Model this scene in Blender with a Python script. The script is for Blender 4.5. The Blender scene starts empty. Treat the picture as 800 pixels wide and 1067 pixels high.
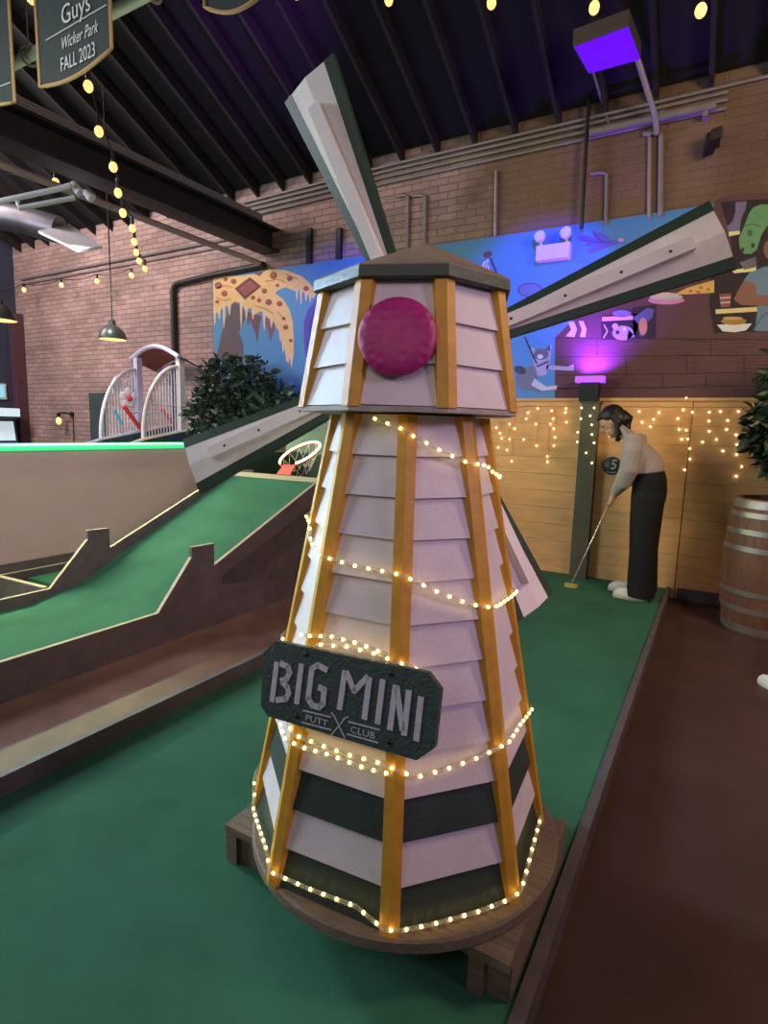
import bpy, math, random
from math import sin, cos, pi, radians as R_, hypot
from mathutils import Vector as V, Matrix
from mathutils.geometry import tessellate_polygon
random.seed(7)
SC = bpy.context.scene
COL = SC.collection

# ------------------------------------------------------------------ camera
F_PX, YAW, PIT, ROL, CH = 599.7, 0.5214, 0.1428, 0.0275, 1.32
_F = V((-sin(YAW)*cos(PIT), cos(YAW)*cos(PIT), -sin(PIT)))
_r = V((cos(YAW), sin(YAW), 0)); _u = _r.cross(_F)
_R = _r*cos(ROL) + _u*sin(ROL); _U = _u*cos(ROL) - _r*sin(ROL)
CAM = V((0, 0, CH))
cd = bpy.data.cameras.new('camera'); co = bpy.data.objects.new('camera', cd); COL.objects.link(co)
cd.sensor_fit = 'HORIZONTAL'; cd.sensor_width = 36; cd.lens = F_PX/800*36
cd.clip_start = 0.05; cd.clip_end = 100
co.matrix_world = Matrix(((_R.x, _U.x, -_F.x, 0), (_R.y, _U.y, -_F.y, 0), (_R.z, _U.z, -_F.z, CH), (0, 0, 0, 1)))
SC.camera = co
def ray(x, y): return _F + _R*((x-400)/F_PX) - _U*((y-533.5)/F_PX)
def onY(x, y, Y): d = ray(x, y); return CAM + d*(Y/d.y)      # measured point on a plane of the room
def onX(x, y, X): d = ray(x, y); return CAM + d*(X/d.x)
def onZ(x, y, z): d = ray(x, y); return CAM + d*((z-CH)/d.z)
def dep(x, y, D): return CAM + ray(x, y)*D

# ------------------------------------------------------------------ materials
def s2l(c): return c/12.92 if c <= 0.04045 else ((c+0.055)/1.055)**2.4
def rgb(r, g, b): return (s2l(r/255), s2l(g/255), s2l(b/255), 1)
MATS = {}
def mat(name, col, rough=0.6, metal=0.0, var=0.0, vs=8.0, bump=0.0, bs=60.0, emit=None, es=1.0, stretch=None, spec=0.5, trans=0.0, alpha=1.0):
    if name in MATS: return MATS[name]
    m = bpy.data.materials.new(name); m.use_nodes = True; nt = m.node_tree; N = nt.nodes; L = nt.links
    b = N['Principled BSDF']; b.inputs['Base Color'].default_value = col; b.inputs['Roughness'].default_value = rough
    b.inputs['Metallic'].default_value = metal; b.inputs['Specular IOR Level'].default_value = spec
    b.inputs['Transmission Weight'].default_value = trans; b.inputs['Alpha'].default_value = alpha
    tc = N.new('ShaderNodeTexCoord'); mp = N.new('ShaderNodeMapping'); L.new(tc.outputs['Object'], mp.inputs[0])
    if stretch: mp.inputs['Scale'].default_value = stretch
    if var > 0:
        n = N.new('ShaderNodeTexNoise'); n.inputs['Scale'].default_value = vs; n.inputs['Detail'].default_value = 5
        L.new(mp.outputs[0], n.inputs['Vector'])
        r = N.new('ShaderNodeMapRange'); r.inputs[1].default_value = 0.3; r.inputs[2].default_value = 0.7
        r.inputs[3].default_value = 1-var; r.inputs[4].default_value = 1+var; L.new(n.outputs[0], r.inputs[0])
        mx = N.new('ShaderNodeVectorMath'); mx.operation = 'SCALE'; mx.inputs[0].default_value = col[:3]
        L.new(r.outputs[0], mx.inputs['Scale']); L.new(mx.outputs[0], b.inputs['Base Color'])
    if bump > 0:
        n2 = N.new('ShaderNodeTexNoise'); n2.inputs['Scale'].default_value = bs; n2.inputs['Detail'].default_value = 3
        L.new(mp.outputs[0], n2.inputs['Vector'])
        bp = N.new('ShaderNodeBump'); bp.inputs['Strength'].default_value = bump; bp.inputs['Distance'].default_value = 0.01
        L.new(n2.outputs[0], bp.inputs['Height']); L.new(bp.outputs[0], b.inputs['Normal'])
    if emit:
        b.inputs['Emission Color'].default_value = emit; b.inputs['Emission Strength'].default_value = es
    MATS[name] = m; return m

def brick_mat():
    m = bpy.data.materials.new('old_brick'); m.use_nodes = True; nt = m.node_tree; N = nt.nodes; L = nt.links
    b = N['Principled BSDF']; b.inputs['Roughness'].default_value = 0.85
    tc = N.new('ShaderNodeTexCoord'); mp = N.new('ShaderNodeMapping'); mp.inputs['Rotation'].default_value = (pi/2, 0, 0)
    L.new(tc.outputs['Object'], mp.inputs[0])
    nz = N.new('ShaderNodeTexNoise'); nz.inputs['Scale'].default_value = 6; L.new(mp.outputs[0], nz.inputs['Vector'])
    ad = N.new('ShaderNodeVectorMath'); ad.operation = 'MULTIPLY_ADD'
    L.new(nz.outputs['Color'], ad.inputs[0]); ad.inputs[1].default_value = (0.02, 0.012, 0); L.new(mp.outputs[0], ad.inputs[2])
    br = N.new('ShaderNodeTexBrick'); br.inputs['Scale'].default_value = 1; br.inputs['Brick Width'].default_value = 0.205
    br.inputs['Row Height'].default_value = 0.068; br.inputs['Mortar Size'].default_value = 0.009; br.inputs['Mortar Smooth'].default_value = 0.9
    br.inputs['Color1'].default_value = rgb(160, 134, 126); br.inputs['Color2'].default_value = rgb(184, 154, 144); br.inputs['Mortar'].default_value = rgb(132, 111, 105)
    L.new(ad.outputs[0], br.inputs['Vector'])
    n2 = N.new('ShaderNodeTexNoise'); n2.inputs['Scale'].default_value = 1.3; n2.inputs['Detail'].default_value = 6; L.new(mp.outputs[0], n2.inputs['Vector'])
    rr = N.new('ShaderNodeMapRange'); rr.inputs[1].default_value = 0.3; rr.inputs[2].default_value = 0.7; rr.inputs[3].default_value = 0.7; rr.inputs[4].default_value = 1.2
    L.new(n2.outputs[0], rr.inputs[0])
    sc = N.new('ShaderNodeVectorMath'); sc.operation = 'SCALE'; L.new(br.outputs['Color'], sc.inputs[0]); L.new(rr.outputs[0], sc.inputs['Scale'])
    # right-hand upper part of the wall is parged over, a flat brown skim
    sx = N.new('ShaderNodeSeparateXYZ'); L.new(tc.outputs['Object'], sx.inputs[0])
    n3 = N.new('ShaderNodeTexNoise'); n3.inputs['Scale'].default_value = 2.5; n3.inputs['Detail'].default_value = 8; L.new(mp.outputs[0], n3.inputs['Vector'])
    a1 = N.new('ShaderNodeMath'); a1.operation = 'MULTIPLY_ADD'; L.new(n3.outputs[0], a1.inputs[0]); a1.inputs[1].default_value = 2.2; L.new(sx.outputs['X'], a1.inputs[2])
    st = N.new('ShaderNodeMapRange'); st.inputs[1].default_value = -1.75; st.inputs[2].default_value = -0.95; L.new(a1.outputs[0], st.inputs[0])
    mx = N.new('ShaderNodeMix'); mx.data_type = 'RGBA'; L.new(st.outputs[0], mx.inputs['Factor']); L.new(sc.outputs[0], mx.inputs['A'])
    sk = N.new('ShaderNodeVectorMath'); sk.operation = 'SCALE'; sk.inputs[0].default_value = rgb(126, 100, 84)[:3]; L.new(rr.outputs[0], sk.inputs['Scale'])
    L.new(sk.outputs[0], mx.inputs['B']); L.new(mx.outputs['Result'], b.inputs['Base Color'])
    bp = N.new('ShaderNodeBump'); bp.inputs['Strength'].default_value = 0.5; bp.inputs['Distance'].default_value = 0.012
    bp.invert = True; L.new(br.outputs['Fac'], bp.inputs['Height']); L.new(bp.outputs[0], b.inputs['Normal'])
    return m

M = dict(
 sailwhite=mat('sail_lit_white', rgb(240, 230, 228), 0.55, var=0.05, vs=14, bump=0.1, bs=90),  # paler copy of the white paint, extra light on the sails put into the colour
 capgrey=mat('worn_grey_board', rgb(170, 162, 152), 0.7, var=0.2, vs=20),
 white=mat('white_paint', rgb(220, 208, 208), 0.55, var=0.05, vs=14, bump=0.12, bs=90),
 dkgreen=mat('dark_green_paint', rgb(50, 62, 54), 0.5, var=0.12, vs=10, bump=0.15, bs=80),
 edgegreen=mat('edge_green_paint', rgb(44, 68, 54), 0.42, var=0.1, vs=10),
 yellow=mat('ochre_paint', rgb(206, 150, 46), 0.5, var=0.12, vs=22, bump=0.1, bs=80),
 roof=mat('roof_board', rgb(150, 132, 108), 0.8, var=0.2, vs=9, bump=0.2, bs=40),
 signgreen=mat('sign_green', rgb(58, 74, 66), 0.5, var=0.15, vs=30, bump=0.4, bs=110),
 letter=mat('letter_grey', rgb(200, 194, 198), 0.6, var=0.1, vs=60),
 weathered=mat('weathered_wood', rgb(122, 104, 88), 0.8, var=0.25, vs=14, stretch=(1, 6, 6), bump=0.25, bs=40),
 paleply=mat('bare_plywood', rgb(184, 162, 138), 0.65, var=0.12, vs=14, stretch=(5, 1, 5)),
 dkboard=mat('dark_stained_board', rgb(92, 80, 84), 0.6, var=0.2, vs=10, bump=0.1, bs=40),
 turf=mat('putting_turf', rgb(62, 112, 87), 0.95, var=0.16, vs=3, bump=0.5, bs=420, spec=0.15),
 brown_lit=mat('lit_brown_concrete', rgb(124, 94, 80), 0.6, var=0.2, vs=5, bump=0.05, bs=60, spec=0.3),  # paler copy of the floor brown, stronger light put into the colour
 brown=mat('brown_concrete', rgb(76, 54, 49), 0.5, var=0.18, vs=3.5, bump=0.05, bs=60, spec=0.3),
 tan=mat('tan_wall_paint', rgb(196, 168, 166), 0.75, var=0.05, vs=2),
 brick=brick_mat(),
 ceil=mat('dark_ceiling', rgb(18, 15, 17), 0.9, var=0.2, vs=4),
 rafter=mat('dark_rafter', rgb(30, 26, 27), 0.85, var=0.2, vs=6),
 steel=mat('black_steel', rgb(40, 38, 42), 0.5, var=0.15),
 conduit=mat('grey_conduit', rgb(150, 144, 140), 0.45, metal=0.3, var=0.1),
 pinkpipe=mat('painted_pipe', rgb(176, 156, 150), 0.5, var=0.15),
 whitem=mat('white_metal', rgb(222, 222, 224), 0.45),
 blackp=mat('black_plastic', rgb(24, 23, 25), 0.45),
 plank=mat('honey_plank', rgb(228, 174, 110), 0.6, var=0.12, vs=4, stretch=(1, 1, 5), bump=0.05),
 postg=mat('post_green', rgb(90, 88, 66), 0.6, var=0.12, vs=8),
 pink=mat('magenta_paint', rgb(172, 34, 110), 0.5, var=0.1, vs=16),
 rope=mat('clear_cord', rgb(214, 204, 176), 0.35, alpha=0.32),
 wire=mat('dark_wire', rgb(40, 34, 30), 0.6),
 bulb=mat('warm_led', rgb(255, 235, 170), 0.4, emit=(1, 0.74, 0.22, 1), es=8),
 ice=mat('warm_white_led', rgb(255, 235, 180), 0.4, emit=(1, 0.74, 0.34, 1), es=5),
 fest=mat('filament_bulb', rgb(255, 225, 150), 0.3, emit=(1, 0.60, 0.20, 1), es=1.3),
 neon=mat('green_neon', rgb(120, 255, 190), 0.4, emit=(0.0, 0.80, 0.22, 1), es=1.0),
 neoncore=mat('neon_core', rgb(120, 255, 200), 0.4, emit=(0.22, 1.0, 0.55, 1), es=1.5),
 rimlight=mat('warm_rim_light', rgb(255, 245, 190), 0.4, emit=(1, 0.92, 0.55, 1), es=5),
 violet=mat('violet_lens', rgb(90, 20, 255), 0.3, emit=(0.11, 0.0, 1.0, 1), es=1.0),
 violet2=mat('violet_strip', rgb(160, 90, 255), 0.3, emit=(0.42, 0.08, 1.0, 1), es=1.1),
 orange=mat('orange_steel', rgb(226, 80, 52), 0.45),
 net=mat('net_cord', rgb(214, 206, 176), 0.8),
 leaf=mat('ficus_leaf', rgb(62, 80, 66), 0.4, var=0.35, vs=9),
 leaf2=mat('dark_ficus_leaf', rgb(44, 60, 42), 0.45, var=0.35, vs=9),
 bark=mat('bark', rgb(92, 72, 56), 0.85, var=0.2),
 pot=mat('clay_pot', rgb(96, 72, 60), 0.7, var=0.1), soil=mat('soil', rgb(42, 30, 24), 0.95, var=0.2),
 oak=mat('barrel_oak', rgb(112, 72, 52), 0.55, var=0.3, vs=7, stretch=(5, 5, 0.8), bump=0.2, bs=30),
 hoop=mat('barrel_hoop', rgb(150, 144, 138), 0.42, metal=0.65, var=0.15),
 skin=mat('skin', rgb(206, 158, 130), 0.55), hair=mat('black_hair', rgb(24, 18, 20), 0.5, var=0.25, vs=60, stretch=(1, 1, .2)),
 knit=mat('oatmeal_knit', rgb(176, 164, 158), 0.9, var=0.07, vs=50, bump=0.3, bs=300),
 pants=mat('black_trousers', rgb(9, 9, 12), 0.8), shoe=mat('white_shoe', rgb(226, 218, 204), 0.5),
 sole=mat('shoe_sole', rgb(206, 196, 180), 0.6), iron=mat('club_steel', rgb(206, 196, 186), 0.3, metal=0.7), brass=mat('club_brass', rgb(226, 196, 92), 0.35, metal=0.3),
 grip=mat('club_grip', rgb(196, 150, 112), 0.6), eye=mat('dark_eye', rgb(30, 22, 20), 0.4), lip=mat('lip', rgb(176, 104, 98), 0.5),
 banner=mat('banner_cloth', rgb(58, 66, 62), 0.85, var=0.1, vs=20), gold=mat('gold_braid', rgb(196, 160, 104), 0.6), bwhite=mat('banner_lettering', rgb(214, 214, 210), 0.7),
 shade=mat('lamp_enamel', rgb(60, 62, 58), 0.35), shadein=mat('lamp_lining', rgb(240, 224, 160), 0.5, emit=(1, 0.82, 0.36, 1), es=0.8),
 discg=mat('sign_disc_green', rgb(46, 62, 48), 0.5),
 navy=mat('navy_panel', rgb(52, 74, 88), 0.6, var=0.4, vs=14), lav=mat('purple_lit_frame', rgb(214, 204, 240), 0.5), creamp=mat('cream_frame', rgb(232, 222, 212), 0.5),  # the lavender is purple light put into the frame colour
 redp=mat('red_tube', rgb(230, 70, 74), 0.4), cyanp=mat('cyan_tube', rgb(70, 190, 220), 0.4), canopyred=mat('canopy_under', rgb(170, 96, 84), 0.6, var=0.15), silver=mat('silver_edge', rgb(232, 232, 244), 0.35, metal=0.3),
 leftwall=mat('slate_wall', rgb(62, 66, 84), 0.8, var=0.1, vs=2), redcol=mat('oxblood_column', rgb(88, 58, 66), 0.7, var=0.1), door=mat('dark_green_door', rgb(62, 78, 76), 0.6, var=0.15),
 glow=mat('lit_panel', rgb(210, 240, 250), 0.4, emit=(0.75, 0.92, 1.0, 1), es=0.5), glowb=mat('lit_cyan_sign', rgb(120, 200, 220), 0.4, emit=(0.3, 0.65, 0.75, 1), es=0.7),
 ducts=mat('duct_metal', rgb(120, 118, 124), 0.4, metal=0.6, var=0.15),
)
def paint(r, g, b): return mat('mural_paint_%d_%d_%d' % (r, g, b), rgb(r, g, b), 0.7, var=0.06, vs=6)
def mural_sky():
    m = bpy.data.materials.new('mural_blue'); m.use_nodes = True; nt = m.node_tree; N = nt.nodes; L = nt.links
    b = N['Principled BSDF']; b.inputs['Roughness'].default_value = 0.65
    tc = N.new('ShaderNodeTexCoord'); sx = N.new('ShaderNodeSeparateXYZ'); L.new(tc.outputs['Object'], sx.inputs[0])
    nz = N.new('ShaderNodeTexNoise'); nz.inputs['Scale'].default_value = 2.2; nz.inputs['Detail'].default_value = 6; L.new(tc.outputs['Object'], nz.inputs['Vector'])
    a = N.new('ShaderNodeMath'); a.operation = 'MULTIPLY_ADD'; L.new(nz.outputs[0], a.inputs[0]); a.inputs[1].default_value = 0.5; L.new(sx.outputs['Z'], a.inputs[2])
    cr = N.new('ShaderNodeValToRGB'); e = cr.color_ramp.elements
    mr = N.new('ShaderNodeMapRange'); mr.inputs[1].default_value = 1.7; mr.inputs[2].default_value = 3.5; L.new(a.outputs[0], mr.inputs[0]); L.new(mr.outputs[0], cr.inputs[0])
    e[0].color = rgb(84, 146, 184); e[1].color = rgb(38, 50, 196); x = cr.color_ramp.elements.new(0.5); x.color = rgb(56, 98, 188)  # painted gradient; its deep blue top also holds violet flood light
    L.new(cr.outputs[0], b.inputs['Base Color']); return m
M['sky'] = mural_sky()
def ball_mat():
    m = M['pink']; nt = m.node_tree; N = nt.nodes; L = nt.links
    v = N.new('ShaderNodeTexVoronoi'); v.inputs['Scale'].default_value = 44; v.inputs['Randomness'].default_value = 0.55
    tc = N.new('ShaderNodeTexCoord'); L.new(tc.outputs['Object'], v.inputs['Vector'])
    bp = N.new('ShaderNodeBump'); bp.inputs['Strength'].default_value = 0.35; bp.inputs['Distance'].default_value = 0.004
    mr = N.new('ShaderNodeMapRange'); mr.interpolation_type = 'SMOOTHSTEP'; mr.inputs[1].default_value = 0.1; mr.inputs[2].default_value = 0.6; L.new(v.outputs['Distance'], mr.inputs[0])
    L.new(mr.outputs[0], bp.inputs['Height']); L.new(bp.outputs[0], N['Principled BSDF'].inputs['Normal'])
ball_mat()

# ------------------------------------------------------------------ mesh builder
class MB:
    def __init__(s): s.v = []; s.f = []; s.mi = []; s.cur = 0
    def add(s, vs, fs):
        o = len(s.v); s.v += [V(p) for p in vs]; s.f += [[o+i for i in f] for f in fs]; s.mi += [s.cur]*len(fs); return s
    def box(s, c, size, ax=None):
        c = V(c); hx, hy, hz = size[0]/2, size[1]/2, size[2]/2
        ax = ax or (V((1, 0, 0)), V((0, 1, 0)), V((0, 0, 1)))
        vs = [c+ax[0]*a*hx+ax[1]*b*hy+ax[2]*d*hz for d in (-1, 1) for b in (-1, 1) for a in (-1, 1)]
        return s.add(vs, [(0, 2, 3, 1), (4, 5, 7, 6), (0, 1, 5, 4), (2, 6, 7, 3), (0, 4, 6, 2), (1, 3, 7, 5)])
    def bb(s, a, b): a = V(a); b = V(b); return s.box((a+b)/2, [abs(b[i]-a[i]) for i in range(3)])
    def prism(s, poly, ext):
        poly = [V(p) for p in poly]; ext = V(ext); n = len(poly)
        tri = tessellate_polygon([poly]); 
        vs = poly+[p+ext for p in poly]
        nrm = V((0, 0, 0))
        for i in range(n): nrm += poly[i].cross(poly[(i+1) % n])
        flip = nrm.dot(ext) > 0
        fs = []
        for t in tri:
            a, b, c = t
            nn = (poly[b]-poly[a]).cross(poly[c]-poly[a])
            if nn.dot(ext) > 0: a, b, c = a, c, b
            fs.append((a, b, c)); fs.append((n+a, n+c, n+b))
        for i in range(n):
            j = (i+1) % n
            fs.append((i, j, n+j, n+i) if flip else (j, i, n+i, n+j))
        return s.add(vs, fs)
    def tube(s, pts, r, seg=8, closed=False, cap=True):
        pts = [V(p) for p in pts]; n = len(pts); rs = r if isinstance(r, (list, tuple)) else [r]*n
        up = None; rings = []
        for i in range(n):
            if closed: t = pts[(i+1) % n]-pts[i-1]
            else: t = pts[min(i+1, n-1)]-pts[max(i-1, 0)]
            if t.length < 1e-9: t = V((0, 0, 1))
            t.normalize()
            if up is None: up = t.orthogonal().normalized()
            else:
                up = up-t*up.dot(t)
                up = t.orthogonal().normalized() if up.length < 1e-6 else up.normalized()
            w = t.cross(up)
            rings.append([pts[i]+(up*cos(2*pi*k/seg)+w*sin(2*pi*k/seg))*rs[i] for k in range(seg)])
        return s.loft(rings, closed=closed, cap=cap)
    def loft(s, rings, closed=False, cap=True):
        m = len(rings[0]); vs = [p for r in rings for p in r]; fs = []
        n = len(rings)
        for i in range(n if closed else n-1):
            j = (i+1) % n
            for k in range(m):
                l = (k+1) % m; fs.append((i*m+k, i*m+l, j*m+l, j*m+k))
        if cap and not closed: fs.append(tuple(range(m-1, -1, -1))); fs.append(tuple((n-1)*m+k for k in range(m)))
        return s.add(vs, fs)
    def lathe(s, c, prof, seg=24, ax=None, cap=True):
        c = V(c); ax = ax or (V((1, 0, 0)), V((0, 1, 0)), V((0, 0, 1)))
        return s.loft([[c+ax[2]*z+(ax[0]*cos(2*pi*k/seg)+ax[1]*sin(2*pi*k/seg))*r for k in range(seg)] for r, z in prof], cap=cap)
    def ell(s, c, rad, seg=16, rows=10, ax=None):
        c = V(c); ax = ax or (V((1, 0, 0)), V((0, 1, 0)), V((0, 0, 1)))
        if not isinstance(rad, (list, tuple)): rad = (rad,)*3
        rings = []
        for i in range(1, rows):
            th = -pi/2+pi*i/rows
            rings.append([c+ax[0]*rad[0]*cos(th)*cos(2*pi*k/seg)+ax[1]*rad[1]*cos(th)*sin(2*pi*k/seg)+ax[2]*rad[2]*sin(th) for k in range(seg)])
        o = len(s.v); s.loft(rings, cap=False)
        vs = [c-ax[2]*rad[2], c+ax[2]*rad[2]]; a = len(s.v); s.v += vs; m = seg; n = len(rings)
        for k in range(m):
            l = (k+1) % m
            s.f.append([a, o+l, o+k]); s.mi.append(s.cur); s.f.append([a+1, o+(n-1)*m+k, o+(n-1)*m+l]); s.mi.append(s.cur)
        return s
    def build(s, name, mats, parent=None, smooth=False, remesh=None, sm_it=0, angle=40):
        off = ROOT.get(parent.name, V((0, 0, 0))) if parent else V((0, 0, 0))
        me = bpy.data.meshes.new(name); me.from_pydata([p-off for p in s.v], [], s.f)
        mats = mats if isinstance(mats, (list, tuple)) else [mats]
        for m in mats: me.materials.append(m)
        me.polygons.foreach_set('material_index', s.mi)
        o = bpy.data.objects.new(name, me); COL.objects.link(o)
        if remesh:
            md = o.modifiers.new('r', 'REMESH'); md.mode = 'VOXEL'; md.voxel_size = remesh; md.use_smooth_shade = True
            if sm_it:
                ms = o.modifiers.new('s', 'SMOOTH'); ms.iterations = sm_it; ms.factor = 0.5
            dg = bpy.context.evaluated_depsgraph_get(); nm = bpy.data.meshes.new_from_object(o.evaluated_get(dg))
            o.modifiers.clear(); o.data = nm; bpy.data.meshes.remove(me); me = nm; me.name = name
            if not me.materials: me.materials.append(mats[0])
            smooth = True; angle = 180
        me.validate(); 
        if smooth:
            me.polygons.foreach_set('use_smooth', [True]*len(me.polygons))
            if angle < 179: me.set_sharp_from_angle(angle=R_(angle))
        me.update()
        if parent: o.parent = parent
        ROOT[o.name] = off
        return o
ROOT = {}
def tag(o, label, cat, group=None, kind=None):
    o['label'] = label; o['category'] = cat
    if group: o['group'] = group
    if kind: o['kind'] = kind
    return o
def thing(name, label, cat, loc, group=None):
    o = bpy.data.objects.new(name, None); COL.objects.link(o); o.location = loc; o.empty_display_size = 0.1
    ROOT[o.name] = V(loc); return tag(o, label, cat, group)
def struct(o): o['kind'] = 'structure'; return o
def textmesh(mb, txt, O, ex, ey, size, thick=0.002, align='CENTER', shear=0.0, sx=1.0):
    c = bpy.data.curves.new('t', 'FONT'); c.body = txt; c.size = 1.0; c.align_x = align; c.align_y = 'CENTER'; c.shear = shear; c.resolution_u = 3
    o = bpy.data.objects.new('t', c); COL.objects.link(o)
    dg = bpy.context.evaluated_depsgraph_get(); me = bpy.data.meshes.new_from_object(o.evaluated_get(dg))
    O = V(O); ex = V(ex); ey = V(ey); n = ex.cross(ey)
    vs = [O+ex*(v.co.x*size*sx)+ey*(v.co.y*size)+n*thick for v in me.vertices]
    mb.add(vs, [tuple(p.vertices) for p in me.polygons])
    bpy.data.objects.remove(o); bpy.data.curves.remove(c); bpy.data.meshes.remove(me)
def stroke(mb, O, ex, ey, pts, w, th=0.003):
    n = ex.cross(ey)
    for a, b in zip(pts[:-1], pts[1:]):
        A = O+ex*a[0]+ey*a[1]; B = O+ex*b[0]+ey*b[1]; d = (B-A); L = d.length; d = d/L; s = n.cross(d)
        mb.box((A+B)/2+n*th/2, (L+w*0.6, w, th), (d, s, n))

YW = 5.583
# ================================================================== SETTING
FZ = -0.08
b = MB(); b.bb((-11, -3, FZ-0.1), (3.2, YW+0.2, FZ)); struct(b.build('floor', M['brown']))
b = MB(); b.bb((-2.97, -2, FZ), (-2.106, 5.2, FZ+0.004)); struct(b.build('floor_strip_lit', M['brown_lit']))  # added slab over the same floor, coloured as if more brightly lit
b = MB(); b.bb((-10.6, YW, FZ), (3.2, YW+0.2, 4.4)); struct(b.build('wall_back', M['brick']))
b = MB(); b.bb((-10.65, -3, FZ), (-10.45, YW, 8.6)); struct(b.build('wall_left', M['leftwall']))
b = MB(); b.bb((-10.42, YW-0.16, FZ), (-10.24, YW, 3.05)); struct(b.build('column', M['redcol']))
SL = 0.49
def roofz(y): return 4.16+SL*(YW-y)
b = MB(); b.prism([(-10.65, YW+0.2, roofz(YW+0.2)), (-10.65, -3, roofz(-3)), (-10.65, -3, roofz(-3)+0.12), (-10.65, YW+0.2, roofz(YW+0.2)+0.12)], (13.85, 0, 0))
struct(b.build('ceiling', M['ceil']))
for i in range(34):
    x = -10.2+0.395*i
    b = MB(); y0 = -1.5
    b.prism([(x-0.018, YW, roofz(YW)-0.006), (x-0.018, y0, roofz(y0)-0.006), (x-0.018, y0, roofz(y0)-0.13), (x-0.018, YW, roofz(YW)-0.13)], (0.036, 0, 0))
    struct(b.build('ceiling_rafter', M['rafter']))
# girder along the room with flanges
b = MB(); b.bb((-4.99, 0.3, 3.36), (-4.73, YW, 3.385)); b.bb((-4.99, 0.3, 3.6), (-4.73, YW, 3.625)); b.bb((-4.875, 0.3, 3.385), (-4.845, YW, 3.6))
struct(b.build('girder', M['steel']))
b = MB()                                                            # plank fence panelling in front of the wall
FY = YW-0.03
z = 0.0; row = 0
while z < 1.62:
    h = 0.158 if row else 0.15
    z1 = min(z+h, 1.625)
    for x0, x1 in ((-3.4, -2.1-0.3*(row % 2)), (-2.1-0.3*(row % 2), -0.225), (-0.221, 3.0)):
        b.bb((x0+0.001, FY-0.018+(0.006 if x0 > -0.3 else 0), z+0.001 if row else FZ), (x1-0.001, FY+0.02, z1-0.001))
    z = z1; row += 1
struct(b.build('wall_planking', M['plank']))
b = MB(); b.bb((-3.4, FY-0.035, 1.625), (3.0, FY+0.03, 1.65)); struct(b.build('trim_1', M['plank']))
b = MB(); b.bb((-0.2, FY-0.05, FZ), (3.0, FY-0.018, 0.02)); struct(b.build('baseboard_back', M['dkboard']))
# low tan divider wall, with a dark baseboard
WX = -5.0
b = MB(); b.bb((WX-0.14, 0.6, FZ), (WX, 4.86, 1.075)); struct(b.build('wall_divider', M['tan']))
b = MB(); b.bb((WX, 0.6, FZ), (WX+0.02, 4.86, 0.135)); struct(b.build('baseboard_divider', M['dkboard']))
b = MB(); b.tube([(WX+0.004, 0.7, 1.092), (WX+0.004, 4.8, 1.092)], 0.033, 10)
nt = thing('neon_tube', 'glowing green neon tube along top of the low tan wall', 'neon light', (WX+0.012, 2.7, 1.07))
b.build('tube', M['neon'], nt, True)
b = MB(); b.tube([(WX+0.03, 0.7, 1.108), (WX+0.03, 4.8, 1.108)], 0.009, 8); b.build('bright_core', M['neoncore'], nt, True)
b = MB(); b.bb((WX-0.02, 0.68, 1.0755), (WX+0.012, 4.82, 1.08)); b.build('mounting_channel', M['whitem'], nt)

# ================================================================== LANES
# windmill lane
RX, LX = -0.287, -2.07
ln = thing('windmill_lane', 'flat green putting lane the windmill stands on', 'putting green', ((RX+LX)/2, 2.5, FZ))
b = MB(); b.bb((LX, -2.0, FZ+0.002), (RX, FY-0.02, 0.0)); b.build('turf', M['turf'], ln)
b = MB(); b.bb((RX, -2.0, FZ), (RX+0.034, FY-0.03, 0.018)); b.build('curb_board', M['dkboard'], ln)
b = MB(); b.bb((LX-0.035, -2.0, FZ), (LX, 5.2, 0.075)); b.build('curb_board', M['dkboard'], ln)
# ramp lane: side boards of one profile, with a tall notch post
NX, FX = -2.95, -4.03
def ramp_profile(ys):
    a, c, d, e, y5, z5 = ys
    return [(-1.5, FZ), (-1.5, 0.134), (a, 0.134), (c, 0.445), (c, 0.512), (d, 0.507), (d, 0.352), (y5, z5), (y5, FZ)]
rl = thing('ramp_lane', 'green carpeted ramp lane rising to a lit basketball hoop', 'putting ramp', ((NX+FX)/2, 2.5, FZ))
YE = 4.02
for X, ys, w in ((NX, (2.325, 2.6, 2.795, 0, YE, 0.872), -0.024), (FX, (2.257, 2.555, 2.733, 0, YE, 0.895), 0.024)):
    pr = ramp_profile(ys)
    pb = pr if X == FX else pr[:8]+[(YE, 0.70), (2.86, 0.265), (2.86, 0.20), (YE, 0.05), (YE, FZ)]
    b = MB(); b.prism([(X, y, zz) for y, zz in pb], (w, 0, 0))
    o = b.build('side_board', M['dkboard'], rl)
    e = MB(); top = pr[1:8]
    for (ya, za), (yb, zb) in zip(top[:-1], top[1:]):
        d = V((0, yb-ya, zb-za)); L = d.length; d.normalize(); nn = V((1, 0, 0)).cross(d)
        if abs(d.z) > 0.95: continue
        e.box(V((X+w/2, (ya+yb)/2, (za+zb)/2))+nn*0.0015, (0.0245, L, 0.003), (V((1, 0, 0)), d, nn))
    e.build('bare_edge', M['paleply'], o)
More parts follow.
